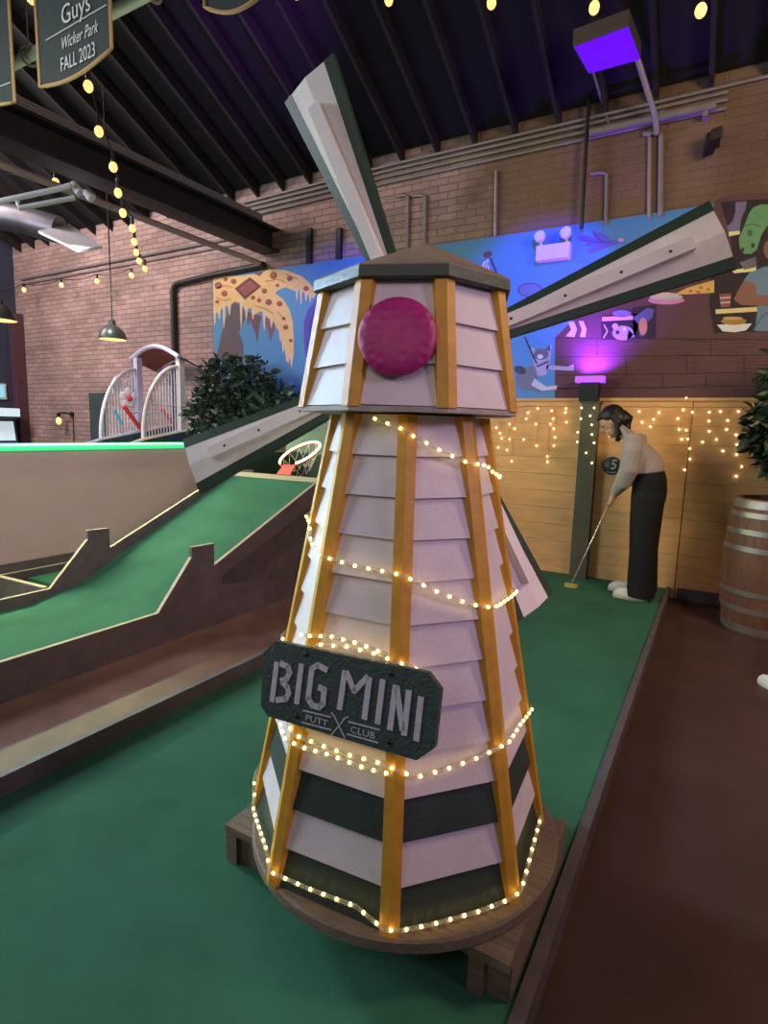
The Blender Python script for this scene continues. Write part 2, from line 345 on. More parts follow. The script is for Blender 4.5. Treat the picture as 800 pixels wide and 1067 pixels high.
# turf on the ramp
b = MB(); prof = [(-1.5, 0.05), (2.1, 0.06), (2.5, 0.13), (2.8, 0.285), (YE, 0.845)]
vs = []
for y, zz in prof: vs += [V((FX+0.025, y, zz)), V((NX-0.025, y, zz))]
b.add(vs+[v-V((0, 0, 0.02)) for v in vs], [(2*i, 2*i+1, 2*i+3, 2*i+2) for i in range(4)]+[(10+2*i, 12+2*i, 13+2*i, 11+2*i) for i in range(4)]+[(8, 9, 19, 18)])
b.build('turf', M['turf'], rl)
b = MB(); b.prism([(NX-0.1, 2.62, FZ), (NX-0.1, YE, FZ), (NX-0.1, YE, 0.74), (NX-0.1, 2.62, 0.16)], (-0.02, 0, 0)); b.build('recess_panel', M['dkboard'], rl)
b = MB(); b.bb((FX, YE, 0.835), (NX, YE+0.035, 0.885)); b.bb((FX, YE, FZ), (NX, YE+0.03, 0.835)); b.build('end_rail', M['paleply'], rl)
# catch box behind the ramp, lined in green
b = MB(); b.bb((FX, YE+0.035, 0.5), (NX, 4.86, 0.53)); b.bb((FX, 4.86, FZ), (NX, 4.9, 1.38)); b.bb((FX-0.035, YE+0.035, FZ), (FX, 4.9, 1.05)); b.bb((NX-0.0, YE+0.035, FZ), (NX+0.035, 4.9, 0.9))
b.build('catch_box', M['edgegreen'], rl)
b = MB(); b.bb((FX, 4.855, 1.38), (NX, 4.905, 1.4)); b.bb((FX-0.04, YE+0.03, 1.05), (FX+0.005, 4.9, 1.065)); b.bb((FX-0.0, YE+0.036, 0.86), (FX+0.03, YE+0.3, 0.886)); b.build('box_edge', M['paleply'], rl)
# hoop
cen = V((-3.36, 4.26, 1.065)); hr = 0.205
t1 = (onY(338, 468, 4.30)-onY(290.5, 479, 4.26)); t1.normalize()
hn = V((0.10, -0.46, 0.88)); hn = (hn-t1*hn.dot(t1)).normalized(); t2 = hn.cross(t1)
hp = thing('basketball_hoop', 'small basketball hoop with white net at top of the ramp', 'hoop', (-3.5, 4.03, 0.89))
P = lambda a, r=hr, dz=0: cen+(t1*cos(a)+t2*sin(a))*r+hn*dz
b = MB(); b.tube([P(2*pi*k/36) for k in range(36)], 0.010, 8, closed=True); rim = b.build('rim', M['orange'], hp, True)
b = MB(); aim = onY(303, 486, 4.10); ab = min((2*pi*k/72 for k in range(72)), key=lambda a: (P(a)-aim).length); b.tube([P(ab+0.35+2*pi*0.80*k/32, hr, 0.013) for k in range(33)], 0.010, 8); b.build('light_strip', M['rimlight'], rim, True)
aim = onY(303, 486, 4.10); ab = min((2*pi*k/72 for k in range(72)), key=lambda a: (P(a)-aim).length)
b = MB(); q = P(ab); fx = V((q.x-0.03, YE+0.018, 0.886)); b.prism([q+V((-0.06, 0, 0.012)), q+V((0.07, 0, 0.006)), fx+V((0.07, 0, 0)), fx+V((-0.08, 0, 0))], (0, -0.008, 0.006)); b.build('bracket', M['orange'], hp)
b = MB()
for k in range(12):
    a = 2*pi*k/12; b2 = a+pi/12; c2 = a-pi/12
    lo = cen+V((0, 0, -0.2))
    for e in (b2, c2):
        m1 = P(a); m2 = cen+(t1*cos(e)+t2*sin(e))*0.15+V((0, 0.0, -0.09)); m3 = cen+(t1*cos(a)+t2*sin(a))*0.105+V((0, 0, -0.17))
        b.tube([m1, m2, m3], 0.0028, 4)
b.build('net', M['net'], hp)
# further lane by the divider wall
l2 = thing('side_lane', 'narrow green lane with dark boards beside the low tan wall', 'putting green', (-4.5, 2.6, FZ))
b = MB(); b.bb((WX+0.05, 2.6, FZ), (FX-0.04, 4.0, 0.0)); b.bb((WX+0.05, 1.0, FZ), (FX-0.04, 2.6, FZ+0.02)); b.build('turf', M['turf'], l2)
b = MB(); b.bb((WX+0.03, 0.8, FZ), (WX+0.06, 4.0, 0.06)); c_ = b.build('curb_board', M['dkboard'], l2)
b = MB(); b.bb((WX+0.03, 0.8, 0.06), (WX+0.06, 4.0, 0.064)); b.build('bare_edge', M['paleply'], c_)
p0 = V((FX-0.04, 2.26, 0.134)); p1 = onZ(-15, 597, 0.134); d = (p1-p0); L = d.length; d.normalize(); sd = V((0, 0, 1)).cross(d)
b = MB(); b.box((p0+p1)/2+V((0, 0, -0.107)), (L, 0.035, 0.214), (d, sd, V((0, 0, 1)))); c_ = b.build('curb_board', M['dkboard'], l2)
b = MB(); b.box((p0+p1)/2+V((0, 0, 0.002)), (L, 0.036, 0.004), (d, sd, V((0, 0, 1)))); b.build('bare_edge', M['paleply'], c_)

# ================================================================== WINDMILL
CX, CY = -0.7514, 1.4343
ZB, ZT, RB, RT, AT = 0.16, 1.3567, 0.4362, 0.2093, -1.1037
AH = -0.7938
wm = thing('windmill', 'white clapboard model windmill with ochre corner strips and four sails', 'windmill', (CX, CY, 0.0))
def corner(r, a, z): return V((CX+r*cos(a), CY+r*sin(a), z))
def siding(z0, z1, r0, r1, a0, rows, lap, dark):
    mb = MB()
    rr = lambda z: r0+(r1-r0)*(z-z0)/(z1-z0)
    for k in range(8):
        aa, ab = a0+k*pi/4, a0+(k+1)*pi/4; nf = V((cos((aa+ab)/2), sin((aa+ab)/2), 0))
        for j in range(rows):
            za = z0+(z1-z0)*j/rows; zb = z0+(z1-z0)*(j+1)/rows
            A, B, C_, D = corner(rr(za), aa, za), corner(rr(za), ab, za), corner(rr(zb), ab, zb), corner(rr(zb), aa, zb)
            jit = random.uniform(-0.0015, 0.0015)
            e = nf*lap
            zj = V((0, 0, jit))
            mb.cur = 1 if j in dark else 0
            mb.add([A+e+zj, B+e-zj, C_+nf*0.001, D+nf*0.001, A, B], [(0, 1, 2, 3), (4, 5, 1, 0)])
    return mb
def corner_trim(z0, z1, r0, r1, a, w, out):
    t = V((-sin(a), cos(a), 0)); n = V((cos(a), sin(a), 0)); k = math.tan(pi/8)
    sec = [(-w, out-w*k), (0, out), (w, out-w*k), (w, -0.02), (-w, -0.02)]
    mb = MB(); mb.loft([[corner(r, a, z)+t*p+n*q for p, q in sec] for r, z in ((r0, z0), (r1, z1))][::1])
    return mb
siding(ZB, ZT, RB-0.012, RT-0.012, AT, 12, 0.013, (0, 2)).build('tower_siding', [M['white'], M['dkgreen']], wm)
for k in range(8): corner_trim(ZB, ZT, RB, RT, AT+k*pi/4, 0.0235, 0.012).build('corner_strip', M['yellow'], wm)
# solid core so no light leaks through the laps
b = MB(); b.loft([[corner(r, AT+k*pi/4, z) for k in range(8)] for r, z in ((RB-0.022, ZB), (RT-0.022, ZT))]); b.build('tower_core', M['dkgreen'], wm)
H1, H2, HR1, HR2 = 1.3758, 1.6651, 0.2949, 0.2439
siding(H1, H2, HR1-0.010, HR2-0.010, AH, 3, 0.012, ()).build('cap_siding', [M['white']], wm)
b = MB(); b.loft([[corner(r, AH+k*pi/4, z) for k in range(8)] for r, z in ((HR1-0.022, H1), (HR2-0.022, H2))]); b.build('cap_core', M['white'], wm)
for k in range(8): corner_trim(H1-0.004, H2+0.004, HR1, HR2, AH+k*pi/4, 0.024, 0.012).build('cap_strip', M['yellow'], wm)
b = MB(); b.loft([[corner(0.302, AH+k*pi/4, z) for k in range(8)] for z in (1.362, 1.3735)]); b.build('cap_floor', M['capgrey'], wm)
b = MB(); b.loft([[corner(r, AH+k*pi/4, z) for k in range(8)] for r, z in ((0.262, 1.664), (0.270, 1.667), (0.268, 1.692), (0.258, 1.6925))]); rf = b.build('roof_fascia', M['dkgreen'], wm)
b = MB(); b.loft([[corner(r, AH+k*pi/4, z)+(V((0.026, 0.012, 0)) if r < 0.1 else V((0, 0, 0))) for k in range(8)] for r, z in ((0.266, 1.6926), (0.266, 1.696), (0.016, 1.806), (0.004, 1.809))]); b.build('roof', M['roof'], wm)
# round base board on a pallet
b = MB(); b.lathe((CX+0.02, CY+0.012, 0), [(0.446, 0.124), (0.454, 0.128), (0.454, 0.154), (0.448, 0.16)], 56); b.build('base_disc', M['weathered'], wm, True)
b = MB()
for y0 in (1.15, 1.36, 1.57): b.bb((-1.185, y0, 0.1), (-0.30, y0+0.15, 0.1235))
pl = b.build('pallet_deck', M['weathered'], wm)
for x0 in (-1.185, -0.79, -0.40):
    b = MB(); b.bb((x0, 1.155, 0.0), (x0+0.04, 1.715, 0.0995)); b.bb((x0+0.04, 1.175, 0.0), (x0+0.1, 1.715, 0.0995)); b.build('pallet_runner', M['weathered'], wm)
# golf ball face
nh = AH-pi/8; sl = (HR1-HR2)*cos(pi/8)/(H2-H1)
n_ = V((cos(nh), sin(nh), sl)).normalized(); O_ = V((CX+cos(nh)*HR1*cos(pi/8), CY+sin(nh)*HR1*cos(pi/8), H1))
e1 = V((-sin(nh), cos(nh), 0)); e2 = n_.cross(e1)
bc = O_+e1*(-0.007)+e2*0.152+n_*0.012
b = MB(); prof = [(0.089, 0.0), (0.0905, 0.012), (0.086, 0.019), (0.072, 0.025), (0.05, 0.029), (0.025, 0.031), (0.002, 0.0315)]
b.lathe(bc, prof, 40, (e1, e2, n_)); o = b.build('golf_ball_disc', M['pink'], wm, True, angle=60)
o['label'] = 'magenta half golf ball with dimples'
# sign board
nf = AT-pi/8; sl = (RB-RT)*cos(pi/8)/(ZT-ZB)
n_ = V((cos(nf), sin(nf), sl)).normalized(); SO = V((CX+cos(nf)*RB*cos(pi/8), CY+sin(nf)*RB*cos(pi/8), ZB))+n_*0.042
s1 = V((-sin(nf), cos(nf), 0)); s2 = n_.cross(s1)
corn = [(-0.191, 0.626), (-0.224, 0.591), (-0.216, 0.459), (-0.192, 0.437), (0.212, 0.436), (0.25, 0.473), (0.251, 0.6), (0.217, 0.631)]
b = MB(); b.prism([SO+s1*x+s2*y for x, y in corn], n_*0.018); sg = b.build('sign_board', M['signgreen'], wm)
sg['label'] = 'dark green board lettered BIG MINI PUTT CLUB'
SF = SO+n_*0.018
LW = 0.0135
lets = {
 'B': [[(-0.180, 0.572), (-0.182, 0.480)], [(-0.166, 0.574), (-0.146, 0.571), (-0.139, 0.558), (-0.146, 0.541), (-0.160, 0.534)], [(-0.156, 0.530), (-0.142, 0.522), (-0.135, 0.508), (-0.143, 0.492), (-0.167, 0.484)]],
 'I': [[(-0.108, 0.582), (-0.110, 0.491)]],
 'G': [[(-0.038, 0.586), (-0.062, 0.592), (-0.077, 0.580), (-0.079, 0.508), (-0.066, 0.494), (-0.046, 0.494), (-0.037, 0.504), (-0.037, 0.538), (-0.050, 0.540)]],
 'M': [[(0.013, 0.590), (0.009, 0.505)], [(0.018, 0.590), (0.043, 0.553), (0.072, 0.590)], [(0.078, 0.588), (0.076, 0.498)]],
 'I2': [[(0.112, 0.590), (0.110, 0.496)]],
 'N': [[(0.145, 0.584), (0.142, 0.490)], [(0.148, 0.583), (0.172, 0.496)], [(0.178, 0.580), (0.177, 0.487)]],
 'I3': [[(0.208, 0.572), (0.207, 0.482)]]}
for kx, ss in lets.items():
    b = MB()
    for st in ss: stroke(b, SF, s1, s2, st, LW)
    b.build('letter', M['letter'], sg)
b = MB(); textmesh(b, 'PUTT', SF+s1*(-0.050)+s2*0.461, s1, s2, 0.021, 0.0015, sx=1.25)
b.build('small_lettering', M['letter'], sg)
b = MB(); textmesh(b, 'CLUB', SF+s1*0.075+s2*0.463, s1, s2, 0.021, 0.0015, sx=1.25); b.build('small_lettering', M['letter'], sg)
b = MB()
for a_, c_ in (((-0.09, 0.476), (-0.012, 0.478)), ((-0.09, 0.447), (-0.008, 0.449)), ((0.036, 0.479), (0.116, 0.48)), ((0.036, 0.450), (0.115, 0.4505)), ((-0.006, 0.486), (0.030, 0.440)), ((0.027, 0.486), (-0.006, 0.438)), ((-0.012, 0.489), (-0.002, 0.482)), ((0.033, 0.489), (0.022, 0.483))):
    stroke(b, SF, s1, s2, [a_, c_], 0.0028, 0.0015)
b.build('crossed_clubs', M['letter'], sg)
for x, y in ((-0.097, 0.612), (0.130, 0.611), (-0.106, 0.459), (0.143, 0.459)):
    b = MB(); b.ell(SF+s1*x+s2*y, (0.0075, 0.0075, 0.005), 12, 6, (s1, s2, n_)); b.build('screw', M['blackp'], sg, True)
# sails
az = AH-pi/8+pi; sn = V((cos(az), sin(az), 0)); se1 = V((sin(az), -cos(az), 0)); se2 = V((0, 0, 1))
hub = V((CX, CY, 1.556))+sn*0.361
th0 = 2.009; SW = 0.213; SW0 = 0.034
SAIL = [(-0.002, 0.968, -0.424, 'upper left'), (-0.036, 0.984, -0.158, 'right'), (0.044, 0.933, -0.781, 'lower right'), (-0.006, 0.916, 0.237, 'lower left')]
for k, (dt, Rr, tw, nm) in enumerate(SAIL):
    t = th0-k*pi/2+dt
    d = se1*cos(t)+se2*sin(t); s_ = se1*cos(t-pi/2)+se2*sin(t-pi/2); s_ = s_*cos(tw)+sn*sin(tw)
    nn = d.cross(s_)
    if nn.dot(sn) > 0: nn = -nn                                   # towards the viewer
    W = lambda r: SW0+(SW-SW0)*r/0.93
    r0 = 0.14; dih = 0.16
    def pt(r, u, h=0.0): return hub+d*r+s_*(u*W(r)/2)-nn*abs(u)*W(r)/2*dih+nn*h
    gu = lambda r: 1-2*0.034/W(r)                                  # where the green edge strip starts
    b = MB()
    for a_, c_ in ((-1, 0), (0, 1)):
        P4 = [pt(r0, a_), pt(r0, c_), pt(Rr, c_), pt(Rr, a_)]
        b.add(P4+[p-nn*0.014 for p in P4], [(0, 1, 2, 3), (7, 6, 5, 4), (0, 4, 5, 1), (1, 5, 6, 2), (2, 6, 7, 3), (3, 7, 4, 0)])
    sb = b.build('sail', M['sailwhite'], wm)
    for sgn in (-1, 1):
        b = MB(); g0 = max(0.35, gu(r0)); g1 = gu(Rr)
        P4 = [pt(r0, sgn*g0, .0015), pt(r0, sgn*1.02, .0015), pt(Rr*1.002, sgn*1.02, .0015), pt(Rr*1.002, sgn*g1, .0015)]
        b.add(P4+[p-nn*0.018 for p in P4], [(0, 1, 2, 3), (7, 6, 5, 4), (0, 4, 5, 1), (1, 5, 6, 2), (2, 6, 7, 3), (3, 7, 4, 0)])
        b.build('edge_strip', M['edgegreen'], sb)
    b = MB(); A = hub+nn*0.012; B = hub+d*(Rr-0.10)+nn*0.012
    b.box((A+B)/2, (Rr-0.10, 0.040, 0.032), (d, s_, nn)); sp = b.build('spar', M['sailwhite'], sb)
    for f in (0.35, 0.55, 0.75, 0.92) if k % 2 else ():
        b = MB(); b.ell(hub+d*(Rr-0.1)*f+nn*0.0285, (0.005, 0.005, 0.002), 8, 4, (d, s_, nn)); b.build('screw', M['blackp'], sb)
b = MB(); b.tube([V((CX, CY, 1.556))+sn*0.25, hub+sn*0.05], 0.035, 16); b.build('axle', M['steel'], wm, True)

# fairy light rope wound round the windmill (azimuth degrees, height, from measured points)
ap8 = cos(pi/8)
def tower_pt(az_deg, z, off):
    a = R_(az_deg); best = 1e9
    rz = RB+(RT-RB)*(z-ZB)/(ZT-ZB)
    for k in range(8):
        cn = cos(a-(AT+pi/8+k*pi/4))
        if cn > 0.05: best = min(best, rz*ap8/cn)
    return V((CX+(best+off)*cos(a), CY+(best+off)*sin(a), z))
PATHS = [
 [(-84.8, 1.345), (-68, 1.325), (-59.8, 1.306), (-41.5, 1.27), (-32.6, 1.256), (-24.9, 1.243), (-4.9, 1.234), (8, 1.213), (60, 1.17), (120, 1.13), (170, 1.10), (220, 1.059), (231.4, 1.017), (256.8, 0.998), (272, 0.989), (290, 0.985), (296, 0.983), (303.8, 0.965), (310.6, 0.946), (325.6, 0.913), (332.6, 0.901), (338.7, 0.893), (349, 0.885), (370.8, 0.876), (420, 0.86), (480, 0.83), (540, 0.72), (600, 0.69), (608, 0.72), (618.6, 0.785), (632.7, 0.795), (648.5, 0.792), (660.3, 0.775), (672, 0.74)],
 [(-125, 0.60), (-106.5, 0.553), (-95.2, 0.548), (-82.5, 0.545), (-67, 0.548), (-61.2, 0.534), (-54.4, 0.518), (-42.3, 0.525), (-29.3, 0.538), (-20.4, 0.553), (2, 0.545), (17, 0.53), (70, 0.48), (130, 0.40), (180, 0.33), (213.7, 0.233), (217.5, 0.195), (248, 0.235), (253, 0.204), (269.2, 0.205), (286, 0.211), (295.3, 0.186), (300, 0.182), (309.8, 0.177), (326.4, 0.177), (337.1, 0.184), (341.4, 0.194), (359.3, 0.215), (376.5, 0.225)],
 [(-118, 0.545), (-100, 0.535), (-88, 0.538), (-74, 0.532), (-64, 0.536)],
 [(-110, 0.80), (-95, 0.815), (-80, 0.812), (-68, 0.80)]]
for label, ids in (('warm fairy light rope spiralling down the upper windmill tower', (0, 3)), ('warm fairy light rope below the sign and around the windmill foot', (1, 2))):
    fl = thing('fairy_light_rope', label, 'fairy lights', (CX, CY, 0.9 if 0 in ids else ZB)); nb = 0
    for ip in ids:
        path = PATHS[ip]; off = 0.024 if ip < 2 else 0.034; pts = []
        for (a0, z0), (a1, z1) in zip(path[:-1], path[1:]):
            n = max(1, int(abs(a1-a0)/4))
            for i in range(n): pts.append(tower_pt(a0+(a1-a0)*i/n, z0+(z1-z0)*i/n, off))
        pts.append(tower_pt(path[-1][0], path[-1][1], off))
        b = MB(); b.tube(pts, 0.0055, 6); b.build('cord', M['rope'], fl, True)
        acc = 0.0; step = 0.037 if ip < 2 else 0.032
        for a_, c_ in zip(pts[:-1], pts[1:]):
            L = (c_-a_).length
            while acc <= L and nb < 99:
                p = a_+(c_-a_)*(acc/max(L, 1e-6))
                if (p-V((CX, CY, p.z))).normalized().dot((CAM-p).normalized()) > -0.22:
                    b = MB(); b.ell(p, 0.0044, 8, 5); b.build('bulb', M['bulb'], fl, True); nb += 1
                acc += step
            acc -= L
    print('fairy bulbs', nb)

# ================================================================== MURAL
MY = YW-0.015
mu = thing('mural', 'large painted wall mural with pizza palm tree and wooden building', 'mural', (-2.5, YW, 1.6))
b = MB(); b.bb((-5.83, MY, 1.3), (-0.2, YW, 3.18)); b.build('sky_panel', M['sky'], mu)
class Paint:
    def __init__(s, crop=None, sc=1.0): s.mb = MB(); s.mats = []; s.c = crop or (0, 0); s.s = sc
    def mi(s, col):
        m = paint(*col)
        if m not in s.mats: s.mats.append(m)
        s.mb.cur = s.mats.index(m)
    def P(s, q, lay): return onY(s.c[0]+q[0]*s.s, s.c[1]+q[1]*s.s, MY-0.0012*lay)
    def poly(s, pts, col, lay=1): s.mi(col); s.mb.prism([s.P(q, lay) for q in pts], (0, 0.001, 0)); return s
    def ell(s, x, y, rx, ry, col, lay=2, a=0, n=14):
        return s.poly([(x+rx*cos(t)*cos(a)-ry*sin(t)*sin(a), y+rx*cos(t)*sin(a)+ry*sin(t)*cos(a)) for t in [2*pi*i/n for i in range(n)]], col, lay)
    def line(s, pts, w, col, lay=2):
        for (xa, ya), (xb, yb) in zip(pts[:-1], pts[1:]):
            L = hypot(xb-xa, yb-ya) or 1; nx, ny = -(yb-ya)/L*w/2, (xb-xa)/L*w/2
            s.poly([(xa+nx, ya+ny), (xb+nx, yb+ny), (xb-nx, yb-ny), (xa-nx, ya-ny)], col, lay)
        return s
    def done(s, name): return s.mb.build(name, s.mats, mu)
CH_, PE, TR = (240, 196, 130), (156, 78, 66), (104, 90, 92)
p = Paint((170, 240), .2125)
p.poly([(335, 345), (395, 375), (402, 430), (372, 500), (392, 560), (395, 640), (250, 640), (268, 590), (285, 510), (308, 430)], TR, 1)
p.poly([(405, 395), (445, 410), (480, 420), (470, 480), (462, 560), (450, 500), (425, 440), (415, 470)], (120, 84, 84), 1)
p.poly([(490, 420), (550, 450), (545, 490), (525, 545), (512, 480), (495, 450)], (140, 90, 96), 1)
p.poly([(245, 235), (300, 225), (380, 222), (430, 215), (470, 215), (520, 190), (600, 195), (680, 225), (720, 260), (750, 310), (735, 335), (700, 310), (660, 290), (640, 298), (600, 278), (560, 295), (550, 310), (590, 340), (620, 390), (635, 450), (640, 520), (640, 600), (634, 655), (622, 620), (612, 655), (600, 600), (585, 550), (570, 500), (540, 450), (510, 425), (490, 400), (470, 398), (450, 415), (430, 380), (400, 390), (380, 355), (350, 350), (320, 375), (300, 370), (270, 405), (246, 400)], CH_, 2)
for x, y, h in ((253, 395, 70), (275, 395, 45), (298, 365, 120), (325, 370, 50), (382, 350, 140), (408, 380, 60), (440, 400, 40), (495, 400, 100), (530, 440, 40), (575, 510, 40), (655, 290, 60), (675, 300, 70), (700, 310, 40), (720, 320, 35), (588, 555, 50), (605, 600, 50), (628, 610, 70)):
    p.poly([(x-8, y-12), (x+8, y-12), (x+3.5, y+h*0.7), (x, y+h), (x-3.5, y+h*0.7)], (236, 204, 164), 3)
for x, y, r in ((270, 270, 18), (345, 250, 14), (300, 310, 15), (305, 240, 10), (540, 222, 18), (620, 236, 14), (700, 285, 13), (495, 297, 13), (440, 330, 11), (470, 343, 11), (517, 352, 16), (570, 360, 14), (600, 475, 13), (590, 432, 9), (625, 540, 9), (265, 350, 10), (560, 270, 9)):
    p.ell(x, y, r, r*0.95, PE, 4); p.ell(x-2, y-3, r*.6, r*.5, (176, 96, 78), 5)
p.poly([(350, 285), (425, 230), (480, 275), (400, 340)], (112, 62, 62), 4); p.poly([(368, 286), (425, 246), (462, 275), (402, 322)], (160, 84, 80), 5)
p.poly([(440, 205), (490, 205), (470, 225)], (120, 80, 72), 4)
for pts in ([(260, 285), (300, 270), (340, 280)], [(500, 250), (560, 240), (600, 255)], [(450, 370), (500, 385), (540, 410)], [(560, 400), (600, 440)], [(260, 330), (300, 345), (330, 335)], [(600, 215), (660, 240)]): p.line(pts, 5, (196, 134, 78), 4)
p.done('pizza_palm')
p = Paint((170, 240), .2125)
p.poly([(790, 320), (750, 340), (710, 390), (690, 450), (690, 540), (700, 620), (720, 620), (714, 530), (716, 450), (735, 395), (770, 360), (800, 350)], (92, 78, 172), 1)
p.poly([(800, 350), (770, 360), (735, 395), (716, 450), (714, 530), (720, 620), (800, 620)], (70, 62, 150), 1); p.done('purple_portal')
# wooden building with shelves on the right
b = MB(); b.prism([onY(x, y, MY-0.001) for x, y in ((578, 420), (578, 352), (600, 330), (700, 262), (752, 205), (835, 196), (845, 418))], (0, 0.001, 0))
WD = paint(96, 62, 62)
b.build('painted_boards', WD, mu)
p = Paint()
for y0, y1 in ((352, 356), (372, 372), (391, 390), (405, 404)): p.line([(580, y0), (800, y1-2)], 1.0, (62, 38, 40), 2)
for x, y, y2 in ((652, 372, 391), (622, 353, 372), (735, 391, 404), (690, 391, 404), (740, 352, 372), (715, 372, 390), (604, 391, 405), (775, 372, 391)): p.line([(x, y), (x+.3, y2)], 1.0, (62, 38, 40), 2)
random.seed(3)
for i in range(60):
    x = random.uniform(582, 790); y = random.uniform(352, 408); p.line([(x, y), (x+random.uniform(6, 18), y-.4), (x+20+random.uniform(0, 8), y+.3)], 0.6, (76, 48, 50), 2)
p.done('board_lines')
DK = (44, 32, 36)
p = Paint((520, 200), .35)
p.poly([(305, 370), (430, 360), (400, 440), (303, 440)], DK, 3); p.poly([(395, 345), (465, 335), (465, 435), (400, 436)], DK, 3); p.poly([(630, 250), (780, 215), (800, 215), (800, 415), (640, 420), (625, 335)], DK, 3)
p.poly([(660, 30), (800, 20), (800, 260), (700, 260), (690, 140)], DK, 3)
p.poly([(306, 372), (398, 368), (398, 380), (306, 385)], (226, 168, 190), 4); p.ell(365, 362, 28, 10, (120, 120, 196), 4)
p.ell(368, 420, 32, 22, (168, 158, 190), 4); p.poly([(385, 410), (405, 430), (380, 440)], (168, 158, 190), 4); p.line([(310, 435), (322, 415), (312, 395)], 4, (190, 170, 200), 4); p.ell(345, 400, 9, 9, (190, 170, 200), 5); p.ell(352, 418, 6, 6, (40, 30, 50), 6); p.ell(372, 408, 4, 5, (230, 226, 240), 6)
p.poly([(398, 375), (440, 345), (462, 350), (455, 375), (438, 390), (437, 420), (430, 430), (418, 428), (415, 395)], (92, 92, 136), 4); p.ell(428, 400, 13, 26, (196, 140, 96), 5)
p.ell(497, 322, 55, 13, (206, 140, 150), 4); p.ell(497, 312, 50, 9, (170, 196, 160), 5); p.ell(490, 306, 44, 7, (214, 190, 150), 6)
p.poly([(520, 305), (560, 285), (640, 262), (640, 300), (560, 305)], (222, 178, 92), 4)
for x, y in ((570, 295), (600, 285), (622, 290), (592, 298)): p.ell(x, y, 6, 4, (176, 124, 60), 5)
p.poly([(643, 350), (768, 342), (768, 356), (645, 363)], (232, 212, 150), 4); p.poly([(682, 118), (716, 112), (716, 126), (684, 132)], (232, 222, 150), 4); p.poly([(690, 233), (765, 222), (765, 236), (700, 242)], (232, 222, 150), 4)
p.poly([(648, 395), (752, 392), (735, 412), (700, 418), (665, 415)], (226, 222, 220), 4); p.ell(698, 385, 38, 11, (172, 128, 66), 5); p.ell(695, 376, 30, 5, (206, 166, 96), 6)
p.poly([(655, 304), (690, 302), (687, 342), (660, 343)], (146, 84, 76), 4); p.line([(657, 316), (689, 314)], 4, (214, 190, 176), 5); p.line([(658, 330), (688, 328)], 4, (214, 190, 176), 5)
p.done('shelves_of_food')
p = Paint((700, 200), .15)
p.poly([(440, 70), (520, 65), (510, 120), (480, 190), (470, 270), (400, 275), (375, 245), (420, 205), (440, 140)], (116, 108, 140), 5)
p.poly([(530, 160), (560, 110), (620, 85), (700, 90), (700, 200), (660, 240), (620, 300), (590, 400), (550, 430), (500, 430), (470, 390), (465, 320), (500, 240)], (104, 156, 104), 5)
p.ell(540, 285, 20, 24, (70, 112, 74), 6); p.ell(562, 372, 13, 18, (46, 70, 50), 6); p.ell(492, 400, 10, 16, (46, 70, 50), 6); p.line([(500, 240), (560, 220), (610, 240)], 8, (70, 112, 74), 6)
p.poly([(470, 490), (580, 450), (590, 520), (500, 540)], (110, 104, 120), 5); p.done('green_lizard')
p = Paint((700, 200), .15)
p.poly([(500, 610), (540, 560), (640, 520), (700, 515), (700, 720), (590, 740), (560, 660)], (106, 134, 158), 5); p.poly([(600, 770), (700, 760), (700, 970), (575, 965)], (106, 134, 158), 5)
p.poly([(500, 615), (575, 640), (590, 715), (700, 715), (700, 795), (480, 785), (430, 750), (450, 700)], (140, 96, 80), 6); p.ell(680, 400, 45, 70, (132, 90, 76), 5)
p.line([(560, 960), (640, 850), (700, 830)], 7, (70, 92, 112), 7); p.done('painted_figure')
# creature with a net on the left of the boards, a flying bird and a small sail figure
p = Paint((520, 200), .35)
GY = (176, 168, 190)
p.poly([(50, 545), (75, 525), (110, 515), (118, 540), (105, 575), (150, 585), (175, 575), (168, 590), (120, 597), (80, 590), (55, 580)], (120, 120, 128), 3)
p.poly([(100, 500), (130, 480), (150, 510), (140, 545), (115, 550)], GY, 4); p.poly([(105, 555), (140, 580), (172, 576), (170, 588), (125, 592), (95, 575)], (206, 204, 206), 4)
p.poly([(140, 515), (205, 520), (222, 512), (222, 532), (205, 532), (140, 528)], GY, 4); p.poly([(140, 490), (145, 455), (156, 455), (152, 510)], GY, 4); p.poly([(110, 495), (92, 470), (100, 462), (120, 485)], GY, 4)
p.ell(125, 483, 22, 17, (110, 104, 112), 5); p.ell(122, 490, 9, 7, (220, 214, 216), 6); p.poly([(138, 470), (150, 452), (152, 475)], (90, 86, 96), 5); p.line([(112, 520), (145, 505)], 5, (60, 60, 80), 6)
p.line([(75, 430), (112, 512)], 4, (60, 60, 66), 4); p.ell(62, 530, 18, 12, (70, 72, 76), 4, 0.3)
p.done('net_swinging_animal')
p = Paint((520, 200), .35)
p.poly([(205, 388), (222, 385), (232, 408), (224, 432), (198, 430), (214, 410)], (214, 196, 206), 4); p.poly([(236, 385), (250, 384), (260, 408), (256, 432), (240, 432), (246, 410)], (214, 196, 206), 4); p.done('dangling_feet')
p = Paint((520, 200), .35); p.ell(92, 292, 38, 22, (86, 92, 130), 2); p.ell(92, 292, 33, 18, (110, 124, 170), 3); p.done('painted_net')
p = Paint((520, 200), .35)
p.poly([(230, 130), (260, 128), (285, 140), (275, 115), (310, 125), (335, 145), (365, 140), (375, 150), (340, 158), (310, 170), (270, 185), (262, 172), (285, 160), (250, 160), (262, 150), (235, 145)], (104, 100, 168), 2)
p.line([(240, 138), (285, 150), (330, 150)], 2, (64, 58, 130), 3); p.line([(275, 118), (310, 150)], 2, (64, 58, 130), 3); p.ell(362, 143, 9, 6, (190, 170, 206), 3); p.done('painted_bird')
p = Paint((380, 160), .275)
